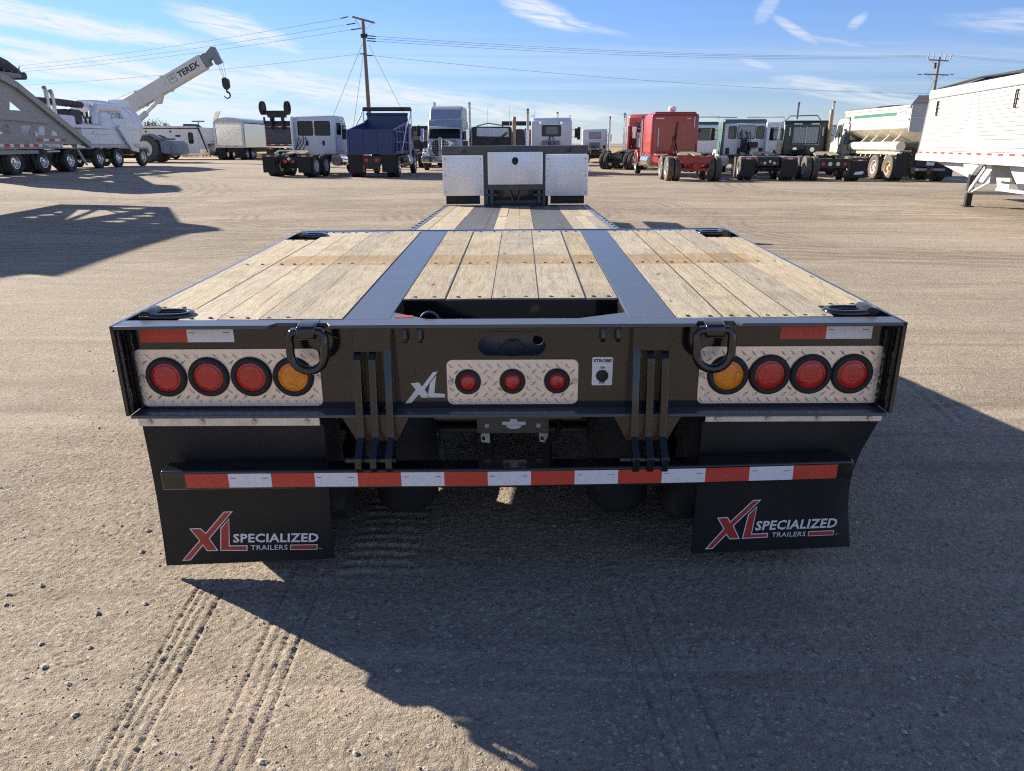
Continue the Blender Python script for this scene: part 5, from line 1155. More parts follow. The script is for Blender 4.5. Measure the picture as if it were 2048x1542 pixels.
# --- cream spreader truck
t = thing('spreader_truck', 'cream fertiliser spreader truck with green striped hopper and tan wheels', 'truck', (17.1, 30.6, 0), 1.5, TRUCKS)
chassis(t, 9.4, .3)
for y in (1.2, 2.65): dual(t, y, 1.06, rim='tan' if y < 2 else 'white', r=.54, dusty=True)
for s in (-1, 1): wheel(t, s*1.02, 8.4, side=s, rim='white', dusty=True)
cab_body(t, [(6.9, .98), (8.3, .92), (8.3, 1.75), (7.95, 2.55), (7.75, 2.72), (7.0, 2.74)], 2.1, P_CREAM)
for s in (-1, 1):
    sidewin(t, [(7.25, 1.85), (8.0, 1.82), (7.84, 2.42), (7.28, 2.48)], s*1.05, s, GLASST); PR(t, 'door', P_CREAM, [(7.18, 1.12), (8.12, 1.06), (8.12, 1.78), (7.88, 2.48), (7.2, 2.52)], 'x', s*1.05, s*1.062, holes=[[(7.25, 1.85), (8.0, 1.82), (7.84, 2.42), (7.28, 2.48)]])
    mirror(t, s, 1.25, 8.2, 2.2, P_BLK, .6)
    PR(t, 'fender', P_CREAM, [(7.6, .7), (7.75, 1.02), (8.1, 1.28), (8.7, 1.28), (9.05, 1.05), (9.2, .7), (9.0, .7), (8.8, 1.05), (8.4, 1.15), (7.95, 1.02), (7.8, .7)], 'x', s*.72, s*1.18, .03)
    B(t, 'door_handle', INK, min(s*1.06, s*1.075), max(s*1.06, s*1.075), 7.3, 7.42, 1.40, 1.45)
PR(t, 'hood', P_CREAM, hood_prof(8.2, 9.6, 1.0, 1.85, 1.62), 'x', -.82, .82, .14, 3)
hop = PR(t, 'hopper', P_CREAM, [(-1.28, 2.15), (-1.28, 2.98), (1.28, 2.98), (1.28, 2.15), (.45, 1.62), (-.45, 1.62)], 'y', -.45, 6.4, .01, 1)
for s in (-1, 1):
    B(t, 'green_stripe', P_GRN, min(s*1.28, s*1.285), max(s*1.28, s*1.285), .75, 5.3, 2.66, 2.80, parent=hop); B(t, 'hopper_rail', P_CREAM, min(s*1.28, s*1.32), max(s*1.28, s*1.32), -.45, 6.4, 2.47, 2.53, parent=hop); B(t, 'hopper_top_rail', P_CREAM, min(s*1.24, s*1.33), max(s*1.24, s*1.33), -.46, 6.42, 2.94, 3.03, .01, parent=hop)
    g = MB(); g.tube([(s*1.289, -.25 + .36*(1+math.cos(a)), 2.75 + .055*math.sin(a)) for a in [2*math.pi*k/16 for k in range(16)]], .010, 6, True); g.build('oval_badge', INK, hop)
    for k in range(7): B(t, 'green_lettering', P_GRN, min(s*1.28, s*1.286), max(s*1.28, s*1.286), 5.62 + k*.11, 5.69 + k*.11, 2.68, 2.78, parent=hop)
    CY(t, 'side_tank', P_CREAM, (s*1.08, .4, 1.42), (s*1.08, 5.6, 1.42), .20, 18)
    for y in (1.2, 2.3, 3.5, 4.6): PR(t, 'hopper_strut', P_CREAM, [(s*.70, 1.85), (s*.80, 1.9), (s*1.14, 1.58), (s*1.04, 1.56)], 'y', y-.04, y+.04)
    for y in (1.2, 2.6, 3.9): g = MB(); g.lathe([(.202, y-.02), (.207, y), (.202, y+.02)], 18, 'y', (s*1.08, 0, 1.42)); g.build('tank_band', P_STONEG, t)
    B(t, 'subframe_rail', P_CREAM, s*1.05-.05, s*1.05+.05, .35, 5.6, 1.10, 1.20); g = MB()
    for k in range(9): g.bar((s*1.02, .6 + k*.55, 1.12), (s*1.0, .9 + k*.55, .90), .03, .04)
    g.build('lattice_struts', P_CREAM, t)
    flap(t, *sorted((s*.62, s*1.22)), .35, .2, 1.15, tape=False, bar=False)
    CY(t, 'chassis_box', P_BLK, (s*.9, 3.6, .75), (s*.9, 4.6, .75), .26); B(t, 'step', STEEL, s*.95-.2, s*.95+.2, 6.9, 7.5, .4, .5)
PR(t, 'tarp_bow', P_TARPG, [(1.28*math.cos(math.pi - math.pi*k/8), 3.0 + .20*math.sin(math.pi*k/8)) for k in range(9)], 'y', 3.2, 6.4)
PR(t, 'rear_hood', paint('pale_grey_steel', (.42, .43, .46), .4, dirt=.2), [(-1.26, 2.0), (1.26, 2.0), (1.26, 3.06), (-1.26, 3.06)], 'y', -.52, -.46); PR(t, 'hood_flare', P_STAIN, [(-.40, 3.06), (-.95, 3.36), (-.97, 3.33), (-.45, 3.02)], 'x', -1.3, 1.3)
for z in (2.55, 2.95): B(t, 'rear_seam', STEEL, -1.26, 1.26, -.54, -.52, z-.012, z+.012)
PR(t, 'rear_panel', P_BLK, [(-.60, .60), (.60, .60), (.60, 1.35), (-.60, 1.35)], 'y', .3, .36); B(t, 'number_plate', WHITE, .05, .38, .285, .30, .66, .86); CY(t, 'spinner', P_STONEG, (-.3, .1, .45), (-.3, .1, .55), .28); CY(t, 'spinner', P_STONEG, (.45, .1, .45), (.45, .1, .55), .28)
g = MB(); r_ = random.Random(5)
for k in range(16): a = Vector((r_.uniform(-1.0, 1.0), r_.uniform(5.4, 6.8), r_.uniform(.6, 1.4))); g.bar(a, a + Vector((r_.uniform(-.4, .4), r_.uniform(-.4, .4), r_.uniform(-.5, .4))), .05, .06)
g.build('hydraulic_lines', INK, t); B(t, 'engine_box', P_NAVYB, -1.0, 1.0, 5.6, 6.5, 1.25, 1.72, .06); B(t, 'ladder_mesh', P_STONEG, -1.05, -.98, 6.3, 6.85, 1.5, 2.3); stack(t, -.5, 6.75, 1.2, 3.0, .06, STEEL)
CY(t, 'beacon', P_REDF, (-.85, 7.2, 2.74), (-.85, 7.2, 2.84), .05)

# --- white hopper bottom trailer at the right edge
HD = 9.5; hv = Vector((math.sin(R(HD)), math.cos(R(HD)), 0)); leg = Vector((11.287, 17.244, 0)); perp = Vector((math.cos(R(HD)), -math.sin(R(HD)), 0))
o_ = leg + perp*1.22
t = thing('hopper_trailer', 'white hopper trailer with ribbed side and landing gear at the right edge', 'trailer', (o_.x, o_.y, 0), HD)
X0 = -1.22
prof = [(-7.5, 1.10), (4.30, 1.10), (3.86, 2.80), (-7.5, 2.80)]
body = PR(t, 'body', P_BLK, prof, 'x', X0+.03, 1.22)
nrow = 15
B(t, 'rear_panel', P_WTRAIL, X0, 1.25, -7.54, -7.502, 1.10, 2.80); B(t, 'far_side_skin', P_WTRAIL, 1.222, 1.25, -7.5, 3.85, 1.10, 2.78)
for k in range(nrow):
    za = 1.335 + k*(2.76-1.335)/nrow; zb = za + (2.76-1.335)/nrow
    edge_ = lambda z: 4.30 - (z-1.10)*.2588 - .03
    ys = [-7.5, -5.4, -3.6, -1.8, 0.0, 1.15, 2.35, None]
    for ya, yb in zip(ys, ys[1:]):
        g = MB(); y1a, y1b = (edge_(za), edge_(zb)) if yb is None else (yb, yb); d_ = .0025*random.random()
        g.prism([(ya+.003, za+.006), (y1a-.003, za+.006), (y1b-.003, zb-.006), (ya+.003, zb-.006)], 'x', X0+.005-d_, X0+.03); g.build('side_panel', P_WTRAIL, body)
LRAIL = paint('light_grey_rail', (.60, .62, .64), .35, dirt=.2)
B(t, 'bottom_rail', LRAIL, X0-.02, X0+.10, -7.5, 4.36, 1.06, 1.245); B(t, 'side_sill', P_WTRAIL, X0-.012, X0+.06, -7.5, 4.28, 1.246, 1.328)
k = 0; y = 4.12
while y > -7.2:
    B(t, 'reflective_tape', REDTAPE if k % 2 == 0 else WHTTAPE, X0-.018, X0-.012, y-.30, y-.005, 1.262, 1.312); y -= .305; k += 1
PR(t, 'front_corner_post', ALU, [(4.25, 1.10), (4.36, 1.10), (3.92, 2.86), (3.82, 2.86)], 'x', X0-.015, X0+.06); PR(t, 'front_panel', P_WTRAIL, [(4.31, 1.10), (4.34, 1.10), (3.90, 2.84), (3.87, 2.84)], 'x', X0+.06, 1.22)
B(t, 'top_rail', P_WTRAIL, X0-.03, X0+.10, -7.5, 3.93, 2.775, 2.985); B(t, 'rail_trim', P_STONEG, X0-.025, X0, -7.5, 3.88, 2.755, 2.775)
for y0 in (3.12, -1.80):
    g = MB(); lo, hi = 2.28, 2.68; P_ = [(X0-.03, y0 + .11*math.cos(a)*.45, (lo+hi)/2 + math.copysign(.13, math.sin(a)) + .06*math.sin(a)) for a in [2*math.pi*k/20 for k in range(20)]]
    g.tube(P_, .016, 6, True); g.bar((X0-.03, y0-.05, 2.48), (X0-.03, y0+.05, 2.48), .02, .02); g.build('tarp_hook_bracket', INK, t)
rows = [(X0 + 2.44*k/10, 2.985 + .26*math.sin(math.pi*k/10)) for k in range(11)]
PR(t, 'roll_tarp', P_TARPG, rows + [(X0+2.44, 2.97), (X0, 2.97)], 'y', 1.4, 3.70, .02)
for ya in (.9, -.6, -2.2, -3.8): TU(t, 'tarp_bow', INK, [(a, ya - .0*b, b + .02) for a, b in rows], .018, 6)
TU(t, 'ridge_strap', INK, [(0, 1.5, 3.25), (0, -.6, 3.28), (0, -4.5, 3.28)], .015, 6); TU(t, 'roll_tube', INK, [(X0-.01, 3.4, 3.0), (X0+.3, 1.2, 3.15), (X0+.02, -2.4, 3.02), (X0+.02, -6, 3.02)], .03, 6)
for s in (-1, 1):
    x = s*1.12
    PR(t, 'leg_bracket', LRAIL, [(-.30, 1.06), (.74, 1.06), (.50, .77), (.10, .77)], 'x', x-.06, x+.06, .01); B(t, 'landing_leg', P_BLK, x-.07, x+.07, .10, .24, .03, .80, .008); B(t, 'leg_inner', STEEL, x-.055, x+.055, .115, .225, .0, .40); B(t, 'foot_pad', P_BLK, x-.11, x+.11, .03, .31, .0, .025)
    g = MB(); g.bar((x-.03, .17, .36), (x-.03, -.62, .98), .05, .08); g.bar((x, .10, .36), (x, -.95, .66), .03, .04); g.build('leg_brace', LRAIL, t); CY(t, 'crank_shaft', STEEL, (x-.12, .05, .36), (x+.12, .05, .36), .03)
B(t, 'leg_cross_tube', STEEL, -1.1, 1.1, .14, .20, .30, .38)
PR(t, 'front_hopper_slope', LRAIL, [(-.6, 1.08), (3.6, 1.08), (2.6, .95), (.2, .62), (-.6, .60)], 'x', -1.0, 1.0)
for y0 in (-2.6, -5.4): PR(t, 'hopper_chute', LRAIL, [(y0-1.2, 1.08), (y0+1.3, 1.08), (y0+.45, .50), (y0-.35, .50)], 'x', -.95, .95)
PR(t, 'chute_guide', LRAIL, [(-2.25, .80), (-1.55, .78), (-1.72, .50), (-2.30, .52)], 'x', X0-.02, X0+.02); B(t, 'chute_rail', LRAIL, X0-.03, X0+.05, -5.0, -1.65, .50, .56); B(t, 'chute_crank', INK, X0-.05, X0-.02, -2.6, -1.9, .68, .72)
B(t, 'kingpin_plate', P_BLK, -.9, .9, 2.4, 4.2, 1.0, 1.06)
for y in (-6.9,): dual(t, y, 1.0, rim='alu')

# --- beige bottom dump trailers
def bottom_dump(label, loc, heading=0., full=True):
    t = thing('bottom_dump_trailer', label, 'trailer', (loc[0], loc[1], float(gz(loc[0], loc[1]))), heading, 'bottom dump trailers on the left')
    # local: right side frame on x = 0, tail towards +y, y = 0 at the first axle, z above ground
    zs = -.32
    outer = [(-1.1, 1.25), (6.2, 1.18), (5.9, 1.36), (1.75, 3.38), (.9, 3.66), (-1.1, 3.72)]
    holes = [[(1.28, 2.50), (2.02, 2.50), (1.40, 2.84)], [(.25, 1.58), (1.05, 1.58), (1.02, 1.94), (.65, 1.94)], [(1.60, 1.54), (2.15, 1.54), (2.55, 1.92), (1.85, 1.92)], [(2.85, 1.56), (3.35, 1.56), (3.45, 1.92), (3.0, 1.92)],
             [(3.80, 1.55), (4.30, 1.55), (4.28, 1.66), (4.05, 1.78), (3.88, 1.72)]]
    for x in (-.03, -2.44):
        g = MB(); g.prism(outer, 'x', x, x-.03, holes); g.build('truss_side', P_GREY, t)
        g = MB(); s = 1 if x > -1 else -1
        band = [(-1.1, 3.78), (.90, 3.74), (1.86, 3.46), (6.55, 1.16)]
        for a, q in zip(band, band[1:]): g.bar((x + s*.05, a[0], a[1]), (x + s*.05, q[0], q[1]), .20, .26)
        g.build('frame_beam', P_GREY, t)
        g = MB(); g.bar((x + s*.03, -1.1, 2.26), (x + s*.03, 3.6, 2.14), .12, .20); g.build('waist_rail', P_GREY, t)
        g = MB(); g.box(min(x, x+s*.13), max(x, x+s*.13), -1.1, 2.85, 1.0, 1.28); rl = g.build('bottom_rail', P_GREY, t)
        k = 0
        y = 2.80
        while y > -.8:
            ln = .36 if k % 2 else .26
            B(t, 'reflective_tape', REDTAPE if k % 2 else WHTTAPE, min(x+s*.13, x+s*.135), max(x+s*.13, x+s*.135), y-ln, y-.01, 1.08, 1.20, parent=rl); y -= ln; k += 1
        for k in range(5): B(t, 'reflective_tape', REDTAPE if k % 2 == 0 else WHTTAPE, min(x, x+s*.012), max(x, x+s*.012), 2.70 + k*.42, 3.11 + k*.42, 1.32, 1.42, parent=rl)
    PR(t, 'tail_tray', P_STONEG, [(2.85, 1.22), (3.4, 1.06), (6.85, 1.04), (6.85, .98), (3.4, 1.0), (2.85, 1.0)], 'x', -2.40, .06)
    PR(t, 'hopper', P_GREY, [(-1.1, 3.6), (-.2, 3.6), (-.2, 3.0), (-1.0, 1.4), (-1.1, 1.4)], 'x', -2.2, -.25)
    g = MB(); r_ = random.Random(2)
    for k in range(5): g.tube([(-.1 - k*.28, -1.1, 4.15 + .10*math.sin(k)), (-.1 - k*.28, .6, 4.22 + .14*math.sin(k*1.7+1)), (-.1 - k*.28, 1.5, 4.18 + .1*math.sin(k*2.)), (-.1 - k*.28, 2.4, 3.98 + .05*math.sin(k))], [.22, .30, .26, .12], 9)
    g.build('bunched_tarp', P_TARP, t, smooth=60)
    B(t, 'tarp_tray', P_STONEG, -2.4, .02, -1.1, 2.45, 3.78, 3.92); g = MB()
    for k in range(8): g.bar((.05, -1.0 + k*.45, 3.92), (.05, -.85 + k*.45, 4.20), .03, .03)
    g.build('tarp_straps', P_STONEG, t); CY(t, 'tarp_tube', P_TARP, (-2.3, 2.55, 3.86), (.05, 2.55, 3.86), .15); CY(t, 'tarp_post', P_GREY, (-.05, 1.85, 3.4), (-.05, 1.85, 3.8), .04)
    for y, rm in ((1.1, 'hole'), (3.0, 'alu'), (5.0, 'hole')):
        for x, s in ((-.18, 1), (-2.26, -1)): wheel(t, x, y, side=s, rim=rm); wheel(t, x - s*.32, y, side=s, rim='black')
        CY(t, 'axle', P_BLK, (-2.2, y, .5), (-.25, y, .5), .08)
    PR(t, 'fender_board', P_GREY, [(-.2, .99), (2.6, .95), (2.6, .82), (-.2, .80)], 'x', -.32, .02); g = MB(); g.bar((-.1, 2.6, .88), (-.1, 4.3, .90), .05, .07); g.build('torque_rod', P_CREAM, t)
    g = MB(); g.bar((-.05, 2.2, .85), (-.05, 2.35, .18), .04, .05); g.bar((-.05, 2.05, .85), (-.05, 2.32, .3), .02, .02); g.build('hanging_chain', INK, t)
    g = MB(); g.bar((-.02, 5.6, .95), (.03, 6.1, .25), .10, .03); g.build('torn_mud_flap', WHTTAPE, t)
    B(t, 'serial_plate', P_CREAM, -.005, 0.004, 2.58, 2.76, 1.50, 1.68)
    return t
bottom_dump('beige bottom dump trailer with sloping truss tail at the left edge', (-20.4, 28.0))
# inferred unseen trailer body; outline and holes shaped to throw the yard shadow
t = thing('shadow_truss_body', 'unseen beige truss sided body left of the frame, shaped to cast the yard shadow', 'trailer', (-15.2, 12.3, 0), 0)
S_OUT = [(16.68, 2.02), (17.49, 1.96), (19.44, 1.86), (20.49, 2.63), (20.98, 3.33), (18.30, 4.40), (18.25, 4.80), (18.07, 5.02), (17.77, 5.12), (17.45, 5.02), (17.08, 4.91), (15.34, 4.94), (13.89, 5.01), (12.71, 5.08), (12.61, 4.84), (12.0, 4.70), (8., 4.7), (8., 1.2), (14.2, 1.2)]
S_H = [[(16.77, 3.1), (18.85, 2.42), (19.09, 2.61)], [(17.01, 3.15), (19.17, 2.67), (19.33, 2.8), (18.95, 3.14)], [(19.29, 2.85), (19.51, 3.16), (19.05, 3.15)], [(19.94, 2.76), (20.49, 3.1), (20.06, 3.13), (19.84, 2.89)], [(19.39, 3.43), (19.67, 3.54), (19.43, 3.63), (19.25, 3.53)], [(18.69, 3.48), (19.19, 3.67), (18.9, 3.78), (18.67, 3.55)],
       [(18.07, 3.47), (18.49, 3.67), (18.18, 3.76), (18.03, 3.54)], [(17.43, 3.49), (17.94, 3.7), (17.58, 3.79), (17.41, 3.54)], [(17.75, 4.11), (17.99, 4.2), (17.8, 4.26)], [(18.01, 2.33), (18.45, 2.34), (18.13, 2.48)], [(17.37, 2.36), (17.87, 2.45), (17.67, 2.56), (17.37, 2.45)], [(16.83, 2.36), (17.24, 2.48), (17.0, 2.58)]]
lo_ = lambda P: [(a - 12.3, b) for a, b in P]
g = MB(); g.prism(lo_(S_OUT), 'x', -.03, .03, [lo_(h) for h in S_H]); g.build('truss_side', P_GREY, t)
B(t, 'hopper', P_GREY, -2.4, -.05, -4.2, 1.8, 1.3, 4.6); B(t, 'deck_frame', P_GREY, -2.4, -.05, -4.2, 1.8, 1.0, 1.3)
for y in (-3.4, 1.2):
    for x in (-2.2, -.25): B(t, 'support_leg', P_GREY, x-.12, x+.12, y-.12, y+.12, 0, 1.0)


# --- white vacuum truck
vx, vy = -21.9, 34.6
t = thing('vacuum_truck', 'white vacuum tank truck numbered 2100 behind the beige bottom dump', 'truck', (vx, vy, float(gz(vx, vy))), 0, TRUCKS)
# local: right-hand flank on x = 0, tank end towards +y
B(t, 'frame_rail', P_BLK, -1.9, -.6, .2, 9.2, .62, .95)
for y, rm in ((3.6, 'alu'), (5.5, 'hole'), (8.3, 'alu')):
    for x, s in ((-.14, 1), (-2.30, -1)): wheel(t, x, y, side=s, rim=rm)
    CY(t, 'axle', P_BLK, (-2.2, y, .5), (-.2, y, .5), .09)
g = MB(); g.lathe([(.02, 4.6), (1.0, 4.6), (1.12, 4.72), (1.12, 8.55), (1.18, 8.6), (1.18, 8.72), (1.0, 8.92), (.6, 9.06), (.02, 9.10)], 30, 'y', (-1.2, 0, 2.18)); tk = g.build('tank', P_WHITE, t, smooth=40)
g = MB()
for y in (5.6, 6.8, 7.9): g.lathe([(1.125, y-.04), (1.16, y), (1.125, y+.04)], 30, 'y', (-1.2, 0, 2.18))
g.build('tank_bands', P_WHITE, tk, smooth=40)
g = MB(); g.lathe([(1.13, 7.1), (1.135, 8.2)], 30, 'y', (-1.2, 0, 2.18)); g.v = [(p[0], p[1], p[2]) for p in g.v]; g.f = [f for f in g.f if len(f) == 4 and sum(g.v[i][2] for i in f)/4 < 1.75]; g.build('tank_belly', P_STAIN, tk, smooth=60)
tx = text_mb('2100', (5.5, 2.52), (6.9, 2.52), (5.5, 2.84), -.075 + .02, plane='yz', bold=.01); tx.v = [(-1.2 + math.sqrt(max(1.14**2 - (p[2]-2.18)**2, 0)), p[1], p[2]) for p in tx.v]; tx.build('lettering', P_STONEG, tk)
g = MB(); g.tube([(-.30, 4.0, 2.2), (-.28, 4.05, 2.7), (-.30, 4.35, 3.0), (-.34, 4.9, 3.05), (-.4, 7.0, 3.05)], .22, 12); g.build('suction_pipe', P_WHITE, t, smooth=60)
B(t, 'tank_dome', P_WHITE, -1.7, -.55, 5.0, 7.9, 3.12, 3.42, .08); PR(t, 'door_hood', P_WHITE, [(8.1, 3.1), (8.4, 3.62), (8.9, 3.55), (9.0, 3.1)], 'x', -1.7, -.7, .03)
B(t, 'debris_body', P_WHITE, -2.35, -.04, 2.3, 8.2, 1.18, 1.95, .04); B(t, 'body_top_rail', P_WHITE, -2.36, -.01, .9, 5.2, 1.96, 2.12, .03); B(t, 'locker', P_WHITE, -.04, .02, 3.3, 4.9, 1.70, 1.86, .01)
B(t, 'body_skirt', paint('rusty_white_skirt', (.62, .58, .55), .5, dirt=.9, dirtc=(.26, .10, .07), scale=7.), -.06, .02, 2.4, 8.0, 1.02, 1.18)
g = MB(); g.bar((.06, 5.8, 2.1), (.10, 6.9, .95), .14, .30); g.bar((.08, 6.9, .98), (.10, 7.5, .85), .14, .22); g.build('boom_support', P_WHITE, t)
B(t, 'engine_block', INK, -1.6, -.3, 2.0, 3.1, 2.15, 2.85, .10); B(t, 'engine_cover', P_WHITE, -2.0, -.1, .6, 2.1, 1.95, 2.55, .12); g = MB()
for k in range(9): a = Vector((-.3, 3.2 + (k % 5)*.2, 2.2 + (k//5)*.25)); g.bar(a, a + Vector((0, .15*(-1)**k, .3)), .06, .06)
g.build('pump_pipes', INK, t)
g = MB(); g.tube([(-.6, -.2, 3.12), (-.6, 1.6, 3.14), (-.6, 3.6, 3.10)], .17, 12); g.build('suction_hose', P_TARP, t, smooth=60); g = MB(); g.tube([(-.6, -1.6, 3.1), (-.6, -.2, 3.12)], .12, 10); g.build('boom_tube', P_WHITE, t, smooth=60); TU(t, 'boom_tube', P_WHITE, [(-.6, 3.6, 3.10), (-.6, 5.4, 3.12)], .16, 10)
stack(t, -.45, .55, 1.0, 3.75, .10, STEEL, bend=1, guard=False); stack(t, -.42, .95, 1.0, 3.62, .10, STEEL, bend=1, guard=False)
cab_body(t, [(-1.4, .98), (.4, .98), (.4, 2.6), (-.8, 2.65), (-1.1, 1.8), (-1.4, 1.7)], 2.1, P_WHITE).location.x = -1.2
PR(t, 'tank_door_fender', P_STONEG, [(7.6, 1.02), (8.9, 1.02), (9.1, .7), (8.95, .7), (8.8, .92), (7.7, .92)], 'x', -.30, .02)
CY(t, 'beacon', P_GOLD, (-.9, 8.9, 3.0), (-.9, 9.0, 3.05), .10)

# --- rough terrain crane behind it
ZC = float(gz(-27.6, 56.2))
t = thing('rough_terrain_crane', 'off white telescopic crane lifting its lettered boom over the vacuum truck', 'crane', (-31., 56.4, ZC), 0)
for x in (3.35, -1.1):
    for y in (-1.0, 1.0):
        k = ('crane',)
        if k not in _wm:
            g = MB(); g.lathe([(.40, -.28), (.70, -.34), (.92, -.30), (.98, -.18), (.98, .18), (.92, .30), (.70, .34), (.40, .28)], 32, 'y', closed=True)
            for i in range(26):
                a = 2*math.pi*i/26; g.bar((.97*math.cos(a), -.28, .97*math.sin(a)), (.97*math.cos(a+.08), 0, .97*math.sin(a+.08)), .08, .06); g.bar((.97*math.cos(a+.08), 0, .97*math.sin(a+.08)), (.97*math.cos(a), .28, .97*math.sin(a)), .08, .06)
            _wm[k] = g.mesh('tyre', P_TYRED, 40); g = MB(); g.lathe([(.56, -.36), (.42, -.37), (.38, -.20), (.26, -.14), (.24, -.30), (1e-5, -.32)], 24, 'y'); _wm[('crim',)] = g.mesh('rim', P_CREAM, 40)
        o = bpy.data.objects.new('wheel', _wm[k]); col.objects.link(o); o.parent = t; o.location = (x, y, .97)
        q = bpy.data.objects.new('rim', _wm[('crim',)]); col.objects.link(q); q.parent = o
        if y > 0: o.rotation_euler = (0, 0, math.pi)
B(t, 'carrier', P_STONEG, -2.2, 4.4, -.9, .9, .85, 1.6, .05); B(t, 'deck', P_STONEG, -2.4, 4.6, -1.2, 1.2, 1.6, 1.72, .02)
PR(t, 'front_block', P_STONEG, [(4.4, .70), (5.2, .50), (5.6, .58), (5.55, 1.25), (5.25, 1.55), (4.4, 1.60)], 'y', -1.15, 1.15, .08)
PR(t, 'fender', P_STONEG, [(2.3, 1.90), (3.9, 2.02), (4.5, 1.75), (4.6, 1.55), (4.45, 1.55), (3.8, 1.88), (2.3, 1.78)], 'y', -1.32, -.70, .02); B(t, 'outrigger_box', P_STONEG, 4.7, 5.2, -1.3, -1.1, .6, 1.2, .05)
B(t, 'turntable', P_CRANE, -1.6, 1.4, -1.0, 1.0, 1.75, 2.4, .06); B(t, 'operator_cab', P_CRANE, .4, 1.9, -1.1, -.3, 1.9, 3.0, .08)
bu = Vector((9.35, 0, 4.75)).normalized(); b0 = Vector((-1.2, 0, 2.35)); b1 = Vector((7.95, 0, 2.35 + 9.15*4.75/9.35))
bn = Vector((-bu.z, 0, bu.x))
g = MB(); g.bar(b0, b1, .70, 1.02, bn); bm_ = g.build('boom', P_CRANE, t, bevel=.03)
for q in (.46, .68): 
    c_ = b0 + (b1-b0)*q; g = MB(); g.bar(c_ - bu*.09, c_ + bu*.09, .78, 1.12, bn); g.build('boom_collar', P_CRANE, bm_)
g = MB(); g.bar(b1 + bu*.02, b1 + bu*.42, .60, .86, bn); g.bar(b1 + bu*.35 + bn*.1, b1 + bu*1.15 + bn*.30, .56, .55, bn); hd_ = g.build('boom_head', P_STONEG, t, bevel=.03)
g = MB(); hp_ = b1 + bu*1.0 + bn*.05; g.bar(hp_ + bn*.45, hp_ - Vector((0, 0, .75)) + bu*.25, .5, .45); g.build('sheave_bracket', P_STONEG, hd_, bevel=.03)
cyl0 = Vector((1.5, 0, 2.2)); cyl1 = b0 + (b1-b0)*.56 - bn*.75; md = cyl0 + (cyl1-cyl0)*.62
CY(t, 'lift_cylinder', P_CRANE, cyl0, md, .21); CY(t, 'lift_rod', CHROME, md, cyl1 + bn*.05, .11)
PR(t, 'cylinder_lug', P_CRANE, [(cyl1.x-.5, cyl1.z+.42), (cyl1.x+.55, cyl1.z+.95), (cyl1.x+.15, cyl1.z-.12), (cyl1.x-.12, cyl1.z-.18)], 'y', -.25, .25, .02)
TU(t, 'winch_rope', STEEL, [b0 + bn*.6 - bu*1.2, b0 + bn*1.0 + bu*1.6, b0 + (b1-b0)*.48 + bn*.62], .018, 5)
def on_boom(q, u): c_ = b0 + bu*q + bn*u; return (c_.x, c_.z)
tx = text_mb('TEREX', on_boom(8.15, -.20), on_boom(9.95, -.20), on_boom(8.15, .22), -.356, bold=.03); tx.build('lettering', INK, bm_)
sq = [on_boom(7.35, -.28), on_boom(7.95, -.28), on_boom(7.95, .30), on_boom(7.35, .30)]; g = MB(); g.prism(sq, 'y', -.352, -.358, [inset(sq, .04)]); g.bar((*[on_boom(7.45, .0)[0]], -.355, on_boom(7.45, .0)[1]), (on_boom(7.85, .0)[0], -.355, on_boom(7.85, .0)[1]), .006, .05); g.bar((on_boom(7.65, .0)[0], -.355, on_boom(7.65, .0)[1]), (on_boom(7.65, .2)[0], -.355, on_boom(7.65, .2)[1]), .006, .08); g.build('maker_badge', P_STONEG, bm_)
hx = hp_.x + .55; hz = hp_.z - .45
for dx in (-.22, -.08, .10): TU(t, 'hoist_rope', STEEL, [(hx + dx*1.5 - .2, 0, hz + .1), (hx + dx*.6, 0, hz - 1.25)], .016, 5)
g = MB(); g.prism([(hx-.26, hz-1.2), (hx-.05, hz-1.1), (hx+.24, hz-1.25), (hx+.27, hz-1.75), (hx+.08, hz-1.95), (hx-.12, hz-1.93), (hx-.24, hz-1.7)], 'y', -.16, .16); hk = g.build('hook_block', INK, t, bevel=.04)
g = MB(); g.tube([(hx, 0, hz-1.92), (hx, 0, hz-2.12)], .06, 8); g.tube([(hx + .22*math.sin(a), 0, hz-2.32 + .22*math.cos(a)) for a in [2*math.pi*k/14 for k in range(0, 11)]], [.075 - .004*k for k in range(11)], 8); g.build('hook', INK, hk, smooth=60)

# --- living quarters trailer
ZR = float(gz(-30, 66.6))
t = thing('living_quarters_trailer', 'white gooseneck living quarters trailer with a rounded entry door behind the crane', 'trailer', (-30., 66.6, ZR), 0)
PR(t, 'body', P_WHITE, [(-4.2, .36), (2.55, .36), (2.35, 1.30), (3.0, 1.35), (5.6, 1.42), (5.9, 1.9), (5.6, 2.62), (2.4, 2.66), (1.9, 2.72), (-4.2, 2.72)], 'y', 0, 2.4, .05)
PR(t, 'black_trim', INK, [(1.66, 2.60), (1.84, 2.60), (2.40, .60), (2.30, .60)], 'y', -.02, 0); B(t, 'awning_rail', P_BLK, -4.2, 1.8, -.04, 0, 2.56, 2.66); B(t, 'awning_roll', WHITE, -4.0, 1.6, -.12, -.0, 2.64, 2.80, .04)
dr = PR(t, 'entry_door', P_WHITE, rrect(.55, 1.65, .50, 2.48, .12), 'y', -.03, 0); PR(dr, 'door_window', GLASSD, rrect(.78, 1.22, 1.32, 2.28, .14), 'y', -.045, -.03)
for a, q, c_, d_ in ((3.55, 4.55, 1.75, 2.42), (-.35, .10, 1.90, 2.06)): PR(t, 'window', GLASSD, rrect(a, q, c_, d_, .06), 'y', -.03, 0)
for x in (-2.9, -.75): CY(t, 'speaker_vent', INK, (x, -.02, 2.34), (x, 0, 2.34), .09)
